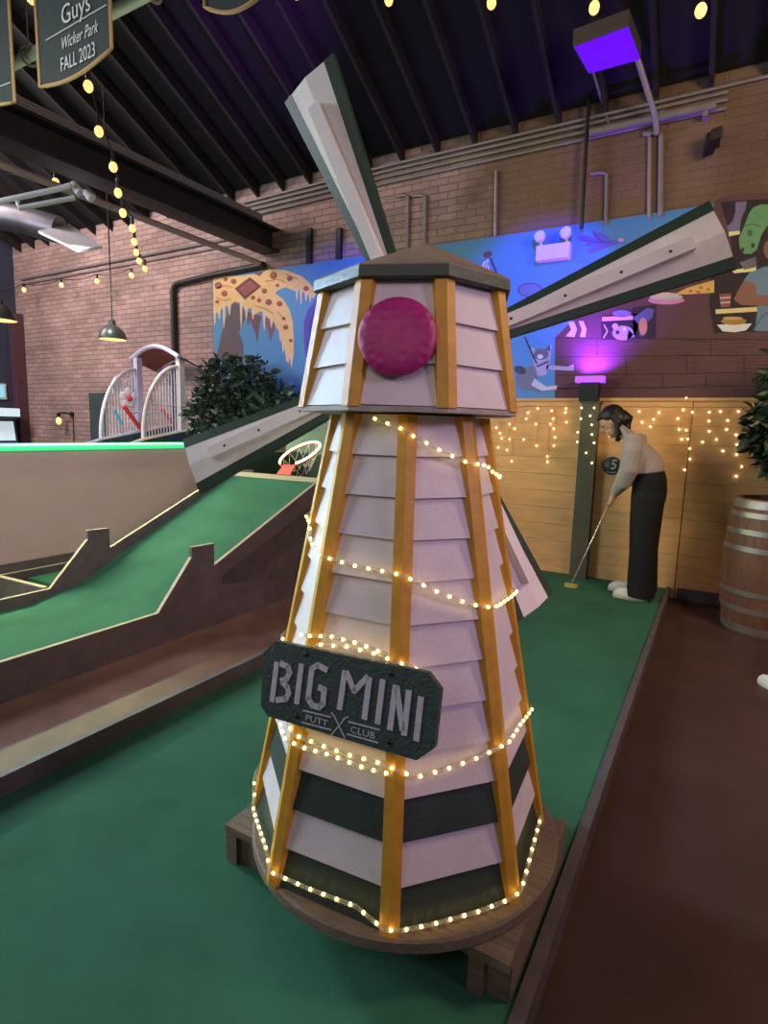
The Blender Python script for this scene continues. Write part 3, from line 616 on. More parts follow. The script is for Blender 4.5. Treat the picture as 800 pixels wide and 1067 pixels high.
p.poly([(435, 445), (450, 410), (468, 400), (475, 450)], (214, 218, 226), 2); p.ell(465, 382, 18, 12, (110, 74, 76), 3, -0.3); p.line([(475, 395), (505, 470)], 6, (60, 54, 60), 3); p.line([(448, 440), (462, 410)], 3, (90, 100, 120), 4); p.line([(462, 445), (468, 412)], 3, (90, 100, 120), 4)
p.done('painted_kite')

# ================================================================== FENCE SIDE: post, uplight, hole sign, icicle lights
gp = thing('green_post', 'olive green square post standing against the plank wall', 'post', (-1.03, FY-0.1, 0))
b = MB(); b.bb((-1.105, FY-0.12, 0.0), (-0.955, FY-0.02, 1.60)); b.build('shaft', M['postg'], gp)
b = MB(); b.bb((-1.12, FY-0.13, 1.60), (-0.94, FY-0.02, 1.615)); b.build('post_cap', M['postg'], gp)
ul = thing('uplight', 'black wall uplight with violet lens on top of the olive post', 'uplight', (-1.05, FY-0.08, 1.615))
b = MB(); b.bb((-1.13, FY-0.14, 1.6155), (-0.97, FY-0.03, 1.78)); b.build('housing', M['blackp'], ul)
b = MB(); b.bb((-1.17, FY-0.16, 1.7805), (-0.93, FY-0.04, 1.835)); b.build('lens', M['violet2'], ul)
hs = thing('hole_sign', 'round dark green sign with white number 5 on the plank wall', 'sign', (-0.82, FY-0.02, 1.05))
hc = V((-0.822, FY-0.02, 1.05)); ex, ey, nn = V((1, 0, 0)), V((0, 0, 1)), V((0, -1, 0))
b = MB(); b.lathe(hc, [(0.082, 0.0), (0.082, 0.01), (0.078, 0.013)], 40, (ex, ey, nn)); b.build('disc', M['discg'], hs, True)
b = MB(); textmesh(b, '5', hc+nn*0.013+ex*0.014+ey*0.008, ex, ey, 0.125, 0.002, shear=0.15, sx=0.9); b.build('number', M['letter'], hs)
b = MB(); textmesh(b, 'HOLE', hc+nn*0.013+ex*(-0.046)+ey*0.012, ex, ey, 0.017, 0.002); stroke(b, hc+nn*0.013, ex, ey, [(-0.066, -0.004), (-0.028, -0.004)], 0.004); stroke(b, hc+nn*0.013, ex, ey, [(-0.04, -0.055), (-0.01, -0.062), (0.02, -0.062), (0.045, -0.053)], 0.004); b.build('small_lettering', M['letter'], hs)
IC = [(133,133),(128,150),(82,165),(96,178),(55,190),(160,122),(199,128),(239,122),(237,133),(203,150),(195,165),(155,165),(240,160),(121,208),(205,178),(157,225),(208,202),(205,225),(82,207),(60,205),(75,237),(50,230),(88,268),(45,175),(187,255),(187,270),(282,120),(317,120),(306,142),(280,150),(310,167),(271,188),(311,194),(270,215),(317,217),(295,245),(311,273),(442,130),(497,133),(482,152),(450,160),(473,172),(358,165),(360,198),(565,125),(590,132),(637,132),(668,130),(550,150),(553,180),(573,182),(636,157),(688,155),(718,130),(777,130),(560,207),(577,207),(637,185),(685,180),(712,195),(583,233),(618,215),(657,208),(675,240),(714,222),(713,250),(583,262),(727,283),(568,292),(712,310),(573,93)]
il = thing('icicle_lights', 'curtain of tiny warm icicle lights hanging on the plank wall', 'string lights', (-0.8, FY-0.03, 1.56))
pts3 = []
for i, (x, y) in enumerate(IC):
    q = onY(500+x*.375, 380+y*.375, FY-0.03 if not (268 < x < 320) else FY-0.135); pts3.append(q)
    b = MB(); b.ell(q, 0.0085, 8, 5); b.build('bulb', M['ice'], il, True)
b = MB(); b.tube([(-2.0+0.1*i, FY-0.026, 1.585-0.012*(i % 2)) for i in range(9)], 0.002, 4); b.tube([(-0.9+0.1*i, FY-0.026, 1.585-0.012*(i % 2)) for i in range(13)], 0.002, 4)
cols = {}
for q in pts3:
    if q.y > FY-0.05: b.tube([V((q.x, q.y+0.006, 1.585)), V((q.x, q.y+0.006, q.z))], 0.0012, 4)
b.build('wire', M['plank'], il)

# ================================================================== PERSON WITH PUTTER
PY = 5.08
pe = thing('person', 'person in oatmeal knit top and black trousers bending to putt', 'person', (-0.46, PY, 0.0))
def W3(x, y, z): return V((x, PY+y, z))
fd = V((-0.80, 0, -0.60)); ud = V((-0.60, 0, 0.80)); lr = V((0, 1, 0))           # head axes: face, crown, side
hd = W3(-0.775, 0, 1.43)
b = MB()
b.ell(hd+ud*0.02, (0.094, 0.076, 0.105), 20, 14, (fd, lr, ud)); b.ell(hd+fd*0.035-ud*0.055, (0.06, 0.055, 0.06), 16, 10, (fd, lr, ud))
b.ell(hd+fd*0.062-ud*0.092, (0.024, 0.026, 0.02), 12, 8, (fd, lr, ud))
b.tube([hd+fd*0.092+ud*0.015, hd+fd*0.108-ud*0.022, hd+fd*0.094-ud*0.03], [0.008, 0.014, 0.009], 8)
for s in (-1, 1): b.ell(hd+lr*s*0.078-fd*0.008-ud*0.005, (0.018, 0.008, 0.03), 10, 6, (fd, lr, ud))
b.tube([hd-ud*0.05-fd*0.015, W3(-0.685, 0, 1.345), W3(-0.64, 0, 1.31)], [0.048, 0.046, 0.042], 14)
# trunk, inside the clothes
b.loft([[W3(cx+rx*cos(t), ry*sin(t), z) for t in [2*pi*i/16 for i in range(16)]] for cx, rx, ry, z in ((-0.46, 0.09, 0.13, 0.86), (-0.47, 0.085, 0.12, 1.0), (-0.52, 0.09, 0.12, 1.13), (-0.585, 0.095, 0.14, 1.26), (-0.625, 0.05, 0.08, 1.31))])
HL, HRt = W3(-0.745, -0.025, 0.775), W3(-0.725, 0.035, 0.82)                        # hands on the grip
for s, hnd in ((-1, HL), (1, HRt)):
    b.tube([W3(-0.595, s*0.13, 1.27), W3(-0.60, s*0.165, 1.05), hnd+V((0.03, s*0.012, 0.06))], [0.042, 0.036, 0.026], 12)
    b.tube([W3(-0.45, s*0.085, 0.9), W3(-0.46, s*0.09, 0.5), W3(-0.43, s*0.09, 0.1)], [0.08, 0.055, 0.036], 12)
    b.ell(W3(-0.49, s*0.09, 0.04), (0.09, 0.035, 0.035), 12, 8)
gd = (W3(-0.995, -0.03, 0.045)-W3(-0.715, 0.0, 0.86)).normalized()                  # shaft direction
gs = V((0, 1, 0)); gf = gd.cross(gs).normalized()
for s, hnd in ((-1, HL), (1, HRt)):
    c0 = hnd+V((0.012, s*0.014, 0.008))
    b.ell(c0, (0.018, 0.022, 0.045), 12, 8, (gf, gs, -gd)); b.tube([hnd+V((0.03, s*0.012, 0.06)), c0], [0.025, 0.022], 10)
    axis = W3(-0.715, 0, 0.86)+gd*((hnd-W3(-0.715, 0, 0.86)).dot(gd))
    for j, (off, ln_) in enumerate(((-0.032, .9), (-0.011, 1.0), (0.011, .95), (0.031, .8))):
        base = axis+gd*off; r = 0.026
        b.tube([base+(gf*cos(a)*r*1.0+gs*(-s)*sin(a)*r) for a in [pi*0.05-s*0+ln_*k*0.62 for k in range(5)]], [0.0095, 0.009, 0.0085, 0.008, 0.0068], 8)
    b.tube([c0+V((-0.008, -s*0.01, 0.01)), axis+gs*s*0.02+gd*0.0, axis+gs*s*0.012+gd*0.045-gf*0.012], [0.011, 0.0095, 0.008], 8)
body = b.build('body', M['skin'], pe, remesh=0.0058, sm_it=3)
b = MB()
for s in (-1, 1): b.ell(hd+fd*0.085+lr*s*0.032+ud*0.012, (0.006, 0.012, 0.006), 8, 6, (fd, lr, ud))
b.build('eyes', M['eye'], body, True)
b = MB(); b.ell(hd+fd*0.089-ud*0.056, (0.008, 0.02, 0.006), 8, 6, (fd, lr, ud)); b.build('mouth', M['lip'], body, True)
b = MB()
b.ell(hd+ud*0.050-fd*0.022, (0.098, 0.086, 0.088), 20, 12, (fd, lr, ud)); b.ell(hd-fd*0.058+ud*0.005, (0.064, 0.082, 0.10), 16, 10, (fd, lr, ud))
b.ell(hd+fd*0.045+ud*0.082, (0.05, 0.066, 0.03), 14, 8, (fd, lr, ud))
for s in (-1, 1):
    b.tube([hd-fd*0.03+lr*s*0.066+ud*0.05, hd-fd*0.038+lr*s*0.074-ud*0.03, W3(-0.715, s*0.066, 1.335), W3(-0.728, s*0.062, 1.27)], [0.034, 0.03, 0.024, 0.010], 10)
b.tube([hd-fd*0.08+ud*0.02, hd-fd*0.095-ud*0.05, W3(-0.67, 0, 1.40), W3(-0.645, -0.02, 1.375)], [0.05, 0.055, 0.035, 0.02], 12)
b.build('hair', M['hair'], body, remesh=0.007, sm_it=2)
b = MB()
b.loft([[W3(cx+rx*cos(t)+tz*cos(t)*0, ry*sin(t), z+cos(t)*tl) for t in [2*pi*i/24 for i in range(24)]] for cx, rx, ry, z, tl, tz in ((-0.478, 0.118, 0.165, 1.03, 0.02, 0), (-0.485, 0.122, 0.168, 1.09, 0.01, 0), (-0.525, 0.125, 0.172, 1.19, -0.02, 0), (-0.575, 0.12, 0.18, 1.28, -0.05, 0), (-0.625, 0.098, 0.17, 1.335, -0.06, 0), (-0.65, 0.07, 0.10, 1.365, -0.05, 0), (-0.665, 0.056, 0.066, 1.39, -0.04, 0))])
for s, hnd in ((-1, HL), (1, HRt)):
    b.tube([W3(-0.595, s*0.125, 1.315), W3(-0.590, s*0.185, 1.2), W3(-0.598, s*0.185, 1.06), W3(-0.640, s*0.14, 0.95), hnd+V((0.045, s*0.022, 0.095))], [0.072, 0.078, 0.074, 0.064, 0.042], 16)
    b.tube([hnd+V((0.05, s*0.024, 0.105)), hnd+V((0.036, s*0.016, 0.075))], [0.044, 0.043], 14)
b.build('knit_top', M['knit'], body, remesh=0.009, sm_it=2)
b = MB()
b.loft([[W3(cx+rx*cos(t), ry*sin(t), z) for t in [2*pi*i/24 for i in range(24)]] for cx, rx, ry, z in ((-0.46, 0.13, 0.17, 0.80), (-0.455, 0.132, 0.175, 0.88), (-0.458, 0.126, 0.168, 0.98), (-0.468, 0.113, 0.155, 1.05))])
for s in (-1, 1):
    b.loft([[W3(cx+rx*cos(t), s*cy+ry*sin(t), z) for t in [2*pi*i/20 for i in range(20)]] for cx, cy, rx, ry, z in ((-0.44, 0.10, 0.108, 0.085, 0.03), (-0.443, 0.10, 0.106, 0.085, 0.12), (-0.455, 0.098, 0.10, 0.085, 0.4), (-0.46, 0.092, 0.112, 0.088, 0.62), (-0.458, 0.088, 0.122, 0.09, 0.86))])
b.build('trousers', M['pants'], body, remesh=0.010, sm_it=5)
for s, dx in ((-1, 0.0), (1, -0.07)):
    b = MB(); b.loft([[W3(-0.50+dx+rx*cos(t)*(1.25 if cos(t) < 0 else 1.0), s*0.10+ry*sin(t), z) for t in [2*pi*i/20 for i in range(20)]] for rx, ry, z in ((0.118, 0.042, 0.022), (0.116, 0.042, 0.045), (0.09, 0.036, 0.075), (0.055, 0.03, 0.09))])
    so = b.build('shoe', M['shoe'], body, True, angle=60)
    b = MB(); b.loft([[W3(-0.50+dx+rx*cos(t)*(1.25 if cos(t) < 0 else 1.0), s*0.10+ry*sin(t), z) for t in [2*pi*i/20 for i in range(20)]] for rx, ry, z in ((0.12, 0.043, 0.0), (0.123, 0.046, 0.021))]); b.build('sole', M['sole'], so, True, angle=50)
pu = thing('putter', 'steel golf putter with brass head held by the person', 'golf club', (-0.995, PY-0.03, 0.0))
top = W3(-0.715, 0.0, 0.86); bot = W3(-0.995, -0.03, 0.045)
b = MB(); b.tube([top+gd*0.26, bot], [0.0065, 0.005], 8); b.build('shaft', M['iron'], pu, True)
b = MB(); b.tube([top, top+gd*0.27], [0.013, 0.010], 10); b.build('grip', M['grip'], pu, True)
b = MB(); b.loft([[bot+V((x*0.055*1.0, y*0.02, z)) for x, y in ((-1.1, -1), (0.5, -1), (0.9, 0), (0.5, 1), (-1.1, 1))] for z in (-0.043, -0.012)]); b.build('head', M['brass'], pu)

# ================================================================== BARREL, PLANTS, SHOE
bx, by = 0.43, 5.0
ba = thing('wine_barrel', 'upright wooden wine barrel with steel hoops by the plank wall', 'barrel', (bx, by, FZ))
def br_(z): t = (z-FZ-0.49)/0.49; return 0.335-0.048*t*t
b = MB(); b.lathe((bx, by, 0), [(br_(FZ)-0.02, FZ+0.02), (br_(FZ)-0.012, FZ)]+[(br_(FZ+0.98*i/14), FZ+0.98*i/14) for i in range(15)]+[(br_(FZ+.98)-0.03, FZ+0.98), (br_(FZ+.98)-0.035, FZ+0.955)], 48); b.build('staves', M['oak'], ba, True)
for z, w in ((0.865, 0.055), (0.79, 0.036), (0.67, 0.036), (0.55, 0.036), (0.235, 0.036), (0.11, 0.036), (-0.035, 0.055)):
    b = MB(); b.lathe((bx, by, 0), [(br_(z-w/2)+0.0, z-w/2), (br_(z-w/2)+0.005, z-w/2), (br_(z+w/2)+0.005, z+w/2), (br_(z+w/2), z+w/2)], 48, cap=False); b.build('hoop', M['hoop'], ba, True)
def ficus(name, label, base, cen_list, n, lm, lsize, seed, potr, poth, droop):
    rnd = random.Random(seed); t = thing(name, label, 'plant', base)
    bz = base[2]
    b = MB(); b.lathe(base, [(potr*0.75, 0), (potr, poth), (potr*1.04, poth), (potr*1.04, poth+0.02), (potr*.9, poth+0.02), (potr*.9, poth-0.03)], 28); b.build('pot', M['pot'], t, True)
    b = MB(); b.lathe(V(base)+V((0, 0, poth-0.025)), [(potr*.89, 0), (potr*.3, 0.012), (0.01, 0.015)], 20); b.build('soil', M['soil'], t)
    b = MB(); B0 = V(base)+V((0, 0, poth-0.02))
    for c, rad in cen_list:
        for k in range(3):
            e = V(c)+V((rnd.uniform(-.7, .7)*rad[0], rnd.uniform(-.7, .7)*rad[1], rnd.uniform(0, .7)*rad[2]))
            m = B0.lerp(e, 0.5)+V((rnd.uniform(-.03, .03), rnd.uniform(-.03, .03), 0.03))
            b.tube([B0+V((rnd.uniform(-.02, .02), rnd.uniform(-.02, .02), 0)), m, e], [0.016, 0.011, 0.004], 6)
    b.build('stems', M['bark'], t, True)
    b = MB()
    for i in range(n):
        c, rad = rnd.choice(cen_list); c = V(c)
        while True:
            u = V((rnd.uniform(-1, 1), rnd.uniform(-1, 1), rnd.uniform(-1, 1)))
            if 0.35 < u.length < 1: break
        p = c+V((u.x*rad[0], u.y*rad[1], u.z*rad[2]))
        d = V((u.x, u.y, u.z*0.4-droop)); d += V((rnd.gauss(0, .4), rnd.gauss(0, .4), rnd.gauss(0, .4))); d.normalize()
        s = d.cross(V((rnd.gauss(0, 1), rnd.gauss(0, 1), rnd.gauss(0, 1)))).normalized(); nn = d.cross(s)
        L = lsize*rnd.uniform(.7, 1.25); w = L*0.24
        vs = [p, p+d*L*.35+s*w+nn*.006, p+d*L*.4-nn*.004, p+d*L*.35-s*w+nn*.006, p+d*L*.75+s*w*.7-nn*.004, p+d*L*.75-nn*.012, p+d*L*.75-s*w*.7-nn*.004, p+d*L-nn*.025]
        b.add(vs, [(0, 1, 2), (0, 2, 3), (1, 4, 5, 2), (2, 5, 6, 3), (4, 7, 5), (5, 7, 6)])
    b.build('foliage', lm, t, True, angle=180); return t
ficus('potted_ficus', 'bushy dark ficus in front of the pizza palm painting', (-4.75, 5.2, FZ), [((-5.22, 5.14, 1.78), (0.34, 0.24, 0.36)), ((-4.86, 5.16, 1.80), (0.36, 0.24, 0.32)), ((-4.50, 5.16, 1.52), (0.32, 0.24, 0.32)), ((-5.42, 5.14, 1.42), (0.34, 0.24, 0.36)), ((-4.85, 5.12, 1.35), (0.5, 0.22, 0.36))], 2300, M['leaf'], 0.11, 4, 0.17, 0.3, 0.1)
ficus('potted_ficus', 'leafy ficus drooping over the wine barrel at right edge', (0.95, 5.25, FZ), [((0.62, 5.02, 1.75), (0.42, 0.26, 0.36)), ((0.50, 4.98, 1.42), (0.36, 0.26, 0.3)), ((0.55, 4.98, 1.26), (0.28, 0.26, 0.2)), ((0.85, 5.02, 1.6), (0.45, 0.26, 0.5))], 2600, M['leaf2'], 0.105, 9, 0.2, 0.34, 0.5)
sc_ = V((0.43, 3.78, FZ)); 
sh = thing('sneaker', 'white sneaker toe poking in at the right edge on brown floor', 'shoe', sc_)
dd = (V((0.30, 3.92, 0))-V((0.60, 3.66, 0))).normalized(); ss = V((-dd.y, dd.x, 0))
def srow(z, k, wv): return [sc_+dd*(x*0.14)+ss*(y*0.045*wv)+V((0, 0, z)) for x, y in [(cos(t)*k, sin(t)*(1.0 if cos(t) > -.2 else .8)) for t in [2*pi*i/24 for i in range(24)]]]
b = MB(); b.loft([srow(0.016, 1.0, 1.0), srow(0.035, 0.98, .98), srow(0.055, 0.85, .85), srow(0.065, 0.6, .6)]); b.loft([[p-dd*0.07 for p in srow(z, .45, w)] for z, w in ((0.05, .9), (0.085, .8), (0.10, .75))]); b.build('upper', M['shoe'], sh, True, angle=60)
b = MB(); b.loft([srow(0, 1.0, 1.02), srow(0.018, 1.03, 1.06)]); b.build('sole', M['sole'], sh, True, angle=50)

# ================================================================== ARCHED CAGE OBSTACLE
ac = thing('arched_cage_bridge', 'white arched cage bridge with curved canopy behind the neon wall', 'mini golf obstacle', (-6.35, 5.0, FZ))
def arch_side(X, pts, post_top, postc, frame, base):
    A = [onX(x, y, X) for x, y in pts]
    c = []
    for t in range(0, 13):
        a = pi/2*t/12; (p0, p1) = A[0], A[1]
        c.append(V((X, p1.y-(p1.y-p0.y)*cos(a), p0.z+(p1.z-p0.z)*sin(a))))
    b = MB(); b.tube(c, 0.022, 8); fr = b.build('arch', frame, ac, True)
    yb = A[1].y; zt = onX(post_top[0], post_top[1], X).z
    b = MB(); b.bb((X-0.035, yb-0.03, FZ), (X+0.035, yb+0.05, zt)); b.build('post', postc, ac)
    bz0 = A[0].z; bz1 = bz0+0.10
    b = MB()
    for k in range(1, 13):
        y = A[0].y+(yb-A[0].y)*k/13
        a = math.acos(max(-1, min(1, (A[1].y-y)/(A[1].y-A[0].y)))); z1 = A[0].z+(A[1].z-A[0].z)*sin(a)
        b.tube([(X, y, bz0+0.1*k/13-0.02), (X, y, z1)], 0.008, 5)
    for zz in (0.45, 0.75): b.tube([(X, A[0].y+0.12, bz0+(A[1].z-bz0)*zz), (X, yb, bz0+(A[1].z-bz0)*zz)], 0.006, 5)
    b.build('cage_bars', M['silver'], fr)
    b = MB(); q = [(X, A[0].y-0.45, FZ), (X, yb+0.5, FZ), (X, yb+0.5, bz1+0.07), (X, A[0].y, bz0-0.02), (X, A[0].y-0.2, bz0-0.08), (X, A[0].y-0.45, bz0-0.25)]
    b.prism(q, (0.04, 0, 0)); sp = b.build('side_panel', M['navy'], ac)
    b = MB(); b.tube([(X+0.02, A[0].y-0.45, bz0-0.25), (X+0.02, A[0].y-0.2, bz0-0.08), (X+0.02, A[0].y, bz0-0.02), (X+0.02, yb+0.5, bz1+0.07)], 0.024, 6); b.build('panel_edge', frame, sp)
    return A
A1 = arch_side(-6.7, [(105, 456), (143, 385)], (144, 373), M['lav'], M['silver'], None)
A2 = arch_side(-6.0, [(149, 456), (187, 382)], (187, 371), M['creamp'], M['creamp'], None)
yb = (A1[1].y+A2[1].y)/2; 
arc = []
for t in range(13):
    x = -6.82+0.92*t/12; arc.append((x, 2.13+0.15*sin(pi*t/12)))
b = MB(); prof = [V((x, 0, z)) for x, z in arc]
b.loft([[V((x, yb-0.06, z)) for x, z in arc]+[V((x, yb-0.06, z+0.015)) for x, z in arc[::-1]], [V((x, yb+0.75, z-0.02)) for x, z in arc]+[V((x, yb+0.75, z-0.005)) for x, z in arc[::-1]]]) if False else None
vs = [V((x, yb-0.04, z)) for x, z in arc]+[V((x, yb+0.36, z-0.12)) for x, z in arc]; n = 13
vs2 = [v+V((0, 0, 0.015)) for v in vs]
b = MB(); b.add(vs+vs2, [(i, i+n, i+n+1, i+1) for i in range(n-1)]+[(2*n+i, 2*n+i+1, 3*n+i+1, 3*n+i) for i in range(n-1)]); b.build('canopy', M['canopyred'], ac, True)
b = MB(); b.tube([V((x, yb-0.05, z+0.008)) for x, z in arc], 0.03, 8); b.build('canopy_rim', M['silver'], ac, True)
b = MB(); b.tube([V((x, yb+0.36, z-0.115)) for x, z in arc], 0.02, 8); b.build('canopy_rim', M['lav'], ac, True)
def tubeX(name, m, pts, X, r): b = MB(); b.tube([onX(x, y, X) for x, y in pts], r, 8); return b.build(name, m, ac, True)
tubeX('red_tube', M['redp'], [(129, 423), (137, 434), (146, 446)], -6.35, 0.026); tubeX('red_tube', M['redp'], [(168, 425), (175, 434), (181, 441)], -6.2, 0.026)
tubeX('cyan_tube', M['cyanp'], [(119, 427), (124, 436), (127, 443)], -6.6, 0.016); tubeX('cyan_tube', M['cyanp'], [(152, 431), (156, 435)], -6.3, 0.016)
tubeX('cross_bar', M['silver'], [(134, 430), (152, 429.5), (170, 429.5)], -6.35, 0.012)
b = MB(); fc = onX(134, 415, -6.45)
for k in range(5):
    a = 2*pi*k/5+0.3; b.ell(fc+V((0, cos(a)*0.075, sin(a)*0.075)), (0.015, 0.055, 0.055), 10, 6)
fw = b.build('flower', M['whitem'], ac, True)
b = MB(); b.ell(fc+V((0.02, 0, 0)), (0.02, 0.04, 0.04), 10, 6); b.build('flower_centre', M['redp'], fw, True)
b = MB(); q = [onX(x, y, -6.78) for x, y in ((118, 410), (117, 398), (121, 391), (125, 393), (128, 399), (136, 393), (142, 396), (150, 402), (149, 408))]; b.prism(q, (-0.02, 0, 0)); b.build('scenery_board', M['creamp'], ac)
b = MB(); b.bb((-6.7+0.041, A1[0].y-0.4, 0.7), (-6.001, A1[1].y+0.5, 0.75)); b.build('deck', M['turf'], ac)

# ================================================================== LEFT BACKGROUND
dp = onY(97, 410, YW); 
b = MB(); b.bb((-8.5, YW-0.04, FZ), (-8.12, YW-0.001, 1.75)); dr = struct(b.build('door_1', M['door']))
wl = thing('wall_lamp', 'small black wall lamp with glowing bulb on the left brick', 'lamp', (-9.0, YW, 1.42))
b = MB(); b.lathe((-9.0, YW-0.005, 1.42), [(0.045, 0), (0.045, 0.02)], 16, (V((1, 0, 0)), V((0, 0, 1)), V((0, -1, 0)))); b.tube([(-9.0, YW-0.02, 1.42), (-9.03, YW-0.12, 1.44), (-9.12, YW-0.16, 1.43)], 0.014, 8); b.tube([(-9.12, YW-0.16, 1.43), (-9.12, YW-0.16, 1.37)], 0.028, 10); b.build('bracket', M['blackp'], wl, True)
b = MB(); b.ell((-9.12, YW-0.16, 1.31), (0.042, 0.042, 0.06), 14, 10); b.build('bulb', M['fest'], wl, True)
b = MB(); b.tube([(-8.98, YW-0.012, 1.40), (-8.98, YW-0.012, 0.3)], 0.007, 6); b.build('cord', M['wire'], wl)
def pendant(c, label, r=0.13, top=4.6):
    t = thing('pendant_lamp', label, 'lamp', c, 'enamel pendant lamps'); c = V(c)
    b = MB(); b.lathe(c, [(r, -0.0), (r*0.98, 0.03), (r*0.82, 0.09), (r*0.5, 0.14), (r*0.26, 0.155), (r*0.24, 0.20), (r*0.1, 0.215)], 28, cap=False); b.build('shade', M['shade'], t, True)
    b = MB(); b.lathe(c, [(r*0.97, 0.002), (r*0.94, 0.03), (r*0.78, 0.085), (r*0.4, 0.13), (0.002, 0.135)], 28, cap=False); b.build('lining', M['shadein'], t, True)
    b = MB(); b.ell(c+V((0, 0, 0.06)), (0.03, 0.03, 0.045), 12, 8); b.build('bulb', M['fest'], t, True)
    b = MB(); b.tube([c+V((0, 0, 0.21)), V((c.x, c.y, top))], 0.006, 6); b.build('cord', M['wire'], t)
pendant(dep(117.5, 354, 6.3), 'dark enamel pendant lamp hanging before the brick wall', 0.145, roofz(dep(117.5, 354, 6.3).y)-0.01)
pendant(dep(1, 334, 6.0), 'dark enamel pendant lamp cut off by the left edge', 0.15, roofz(dep(1, 334, 6.0).y)-0.01)
# lit things on the far left wall
ls = thing('lit_sign', 'small glowing cyan sign on the dark left wall', 'sign', (-10.45, 5.25, 1.76))
b = MB(); b.bb((-10.449, 4.95, 1.64), (-10.42, 5.33, 1.9)); b.build('frame', M['whitem'], ls); b = MB(); b.bb((-10.4195, 4.98, 1.67), (-10.41, 5.3, 1.87)); b.build('face', M['glowb'], ls)
am = thing('arcade_cabinet', 'arcade cabinet with lit white screen by the dark left wall', 'arcade cabinet', (-10.1, 5.1, FZ))
b = MB(); b.prism([(-10.44, 4.8, FZ), (-9.9, 4.8, FZ), (-9.9, 4.8, 0.8), (-10.1, 4.8, 0.95), (-10.15, 4.8, 1.3), (-9.95, 4.8, 1.35), (-9.95, 4.8, 1.5), (-10.44, 4.8, 1.5)], (0, 0.5, 0)); b.build('body', M['leftwall'], am)
b = MB(); b.bb((-9.9495, 4.83, 1.36), (-9.935, 5.27, 1.49)); b.build('marquee', M['glow'], am); b = MB(); b.prism([(-10.098, 4.84, 0.97), (-10.098, 5.26, 0.97), (-10.146, 5.26, 1.28), (-10.146, 4.84, 1.28)], (0.01, 0, 0)); b.build('screen', M['glow'], am)
# ================================================================== PIPES AND CONDUITS
def tube_thing(name, label, cat, m, pts, r, seg=8, group=None):
    b = MB(); b.tube(pts, r, seg); return tag(b.build(name, m, None, True), label, cat, group)
tube_thing('ceiling_pipe', 'pale painted pipe running beside the dark girder to the brick wall', 'pipe', M['pinkpipe'], [(-4.977, 0.4, 3.25), (-4.977, YW, 3.25)], 0.03, 12)
YP = YW-0.05
p_ = [(-6.54, YP, 1.0), (-6.54, YP, 3.06)]+[(-6.54+0.1-0.1*cos(a), YP, 3.06+0.1*sin(a)) for a in (.4, .8, 1.2)]+[(-6.42, YP, 3.165), (-5.9, YP, 3.20), (-4.93, YP, 3.235)]
tube_thing('black_pipe', 'black bent pipe clamped to brick left of the mural', 'pipe', M['steel'], p_, 0.036, 12)
for i, z in enumerate((3.87, 3.93, 3.985, 4.035)):
    tube_thing('conduit', ['lowest', 'second lowest', 'second highest', 'topmost'][i]+' of four grey conduits along the brick above the mural', 'conduit', M['conduit'], [(-5.3, YW-0.03, z-0.04), (-3.2, YW-0.03, z), (-0.2 if i < 3 else 2.0, YW-0.03, z+0.01)], 0.014)
for i, z in enumerate((3.52, 3.60)):
    tube_thing('conduit', ['lower', 'upper'][i]+' of two long grey conduits across the left brick wall', 'conduit', M['conduit'], [(-10.2, YW-(0.022 if i else 0.015), z), (-4.99, YW-(0.022 if i else 0.015), z+0.02)], 0.022 if i else 0.015)
for i, z in enumerate((3.638, 3.663, 3.688)):
    tube_thing('conduit', ['lower', 'middle', 'upper'][i]+' of three purple-lit conduits lying along the girder top', 'conduit', M['conduit'], [(-4.748, 0.5, z), (-4.748, 5.3, z)], 0.012)
for i, (x, y0, y1) in enumerate(((517, 178, 247), (632, 182, 236), (677, 135, 228), (689, 140, 226), (443, 205, 262), (425, 205, 268))):
    a = onY(x, y0, YW-0.02); c = onY(x-1, y1, YW-0.02)
    hook = [] if i in (0, 2) else [V((a.x-0.14, a.y, a.z+0.03)), V((a.x-0.05, a.y, a.z+0.025))]
    tube_thing('wall_conduit', ['thin straight conduit dropping behind the windmill roof', 'bent conduit dropping beside the emergency light', 'left conduit of the pair below the violet floodlight', 'right conduit of the pair below the violet floodlight', 'bent conduit right of the upper sail', 'bent conduit closest to the upper sail'][i], 'conduit', M['conduit'], hook+[a, c], 0.016 if i != 3 else 0.022)
tube_thing('black_rod', 'thin black rod hanging straight down in front of the mural top', 'rod', M['blackp'], [(-1.25, YW-0.08, roofz(YW-0.08)+0.02), (-1.236, YW-0.08, 3.12)], 0.017)
for i, x in enumerate((321, 352)):
    a = onY(x, 252, YW-0.05); c = onY(x, 286, YW-0.05)
    b = MB(); b.bb((a.x-0.03, YW-0.05, 3.182), (a.x+0.03, YW-0.0, a.z+0.15)); tag(b.build('steel_strut', M['steel']), ['black upright strut on brick left of the upper sail', 'black upright strut on brick hidden by the upper sail'][i], 'strut')
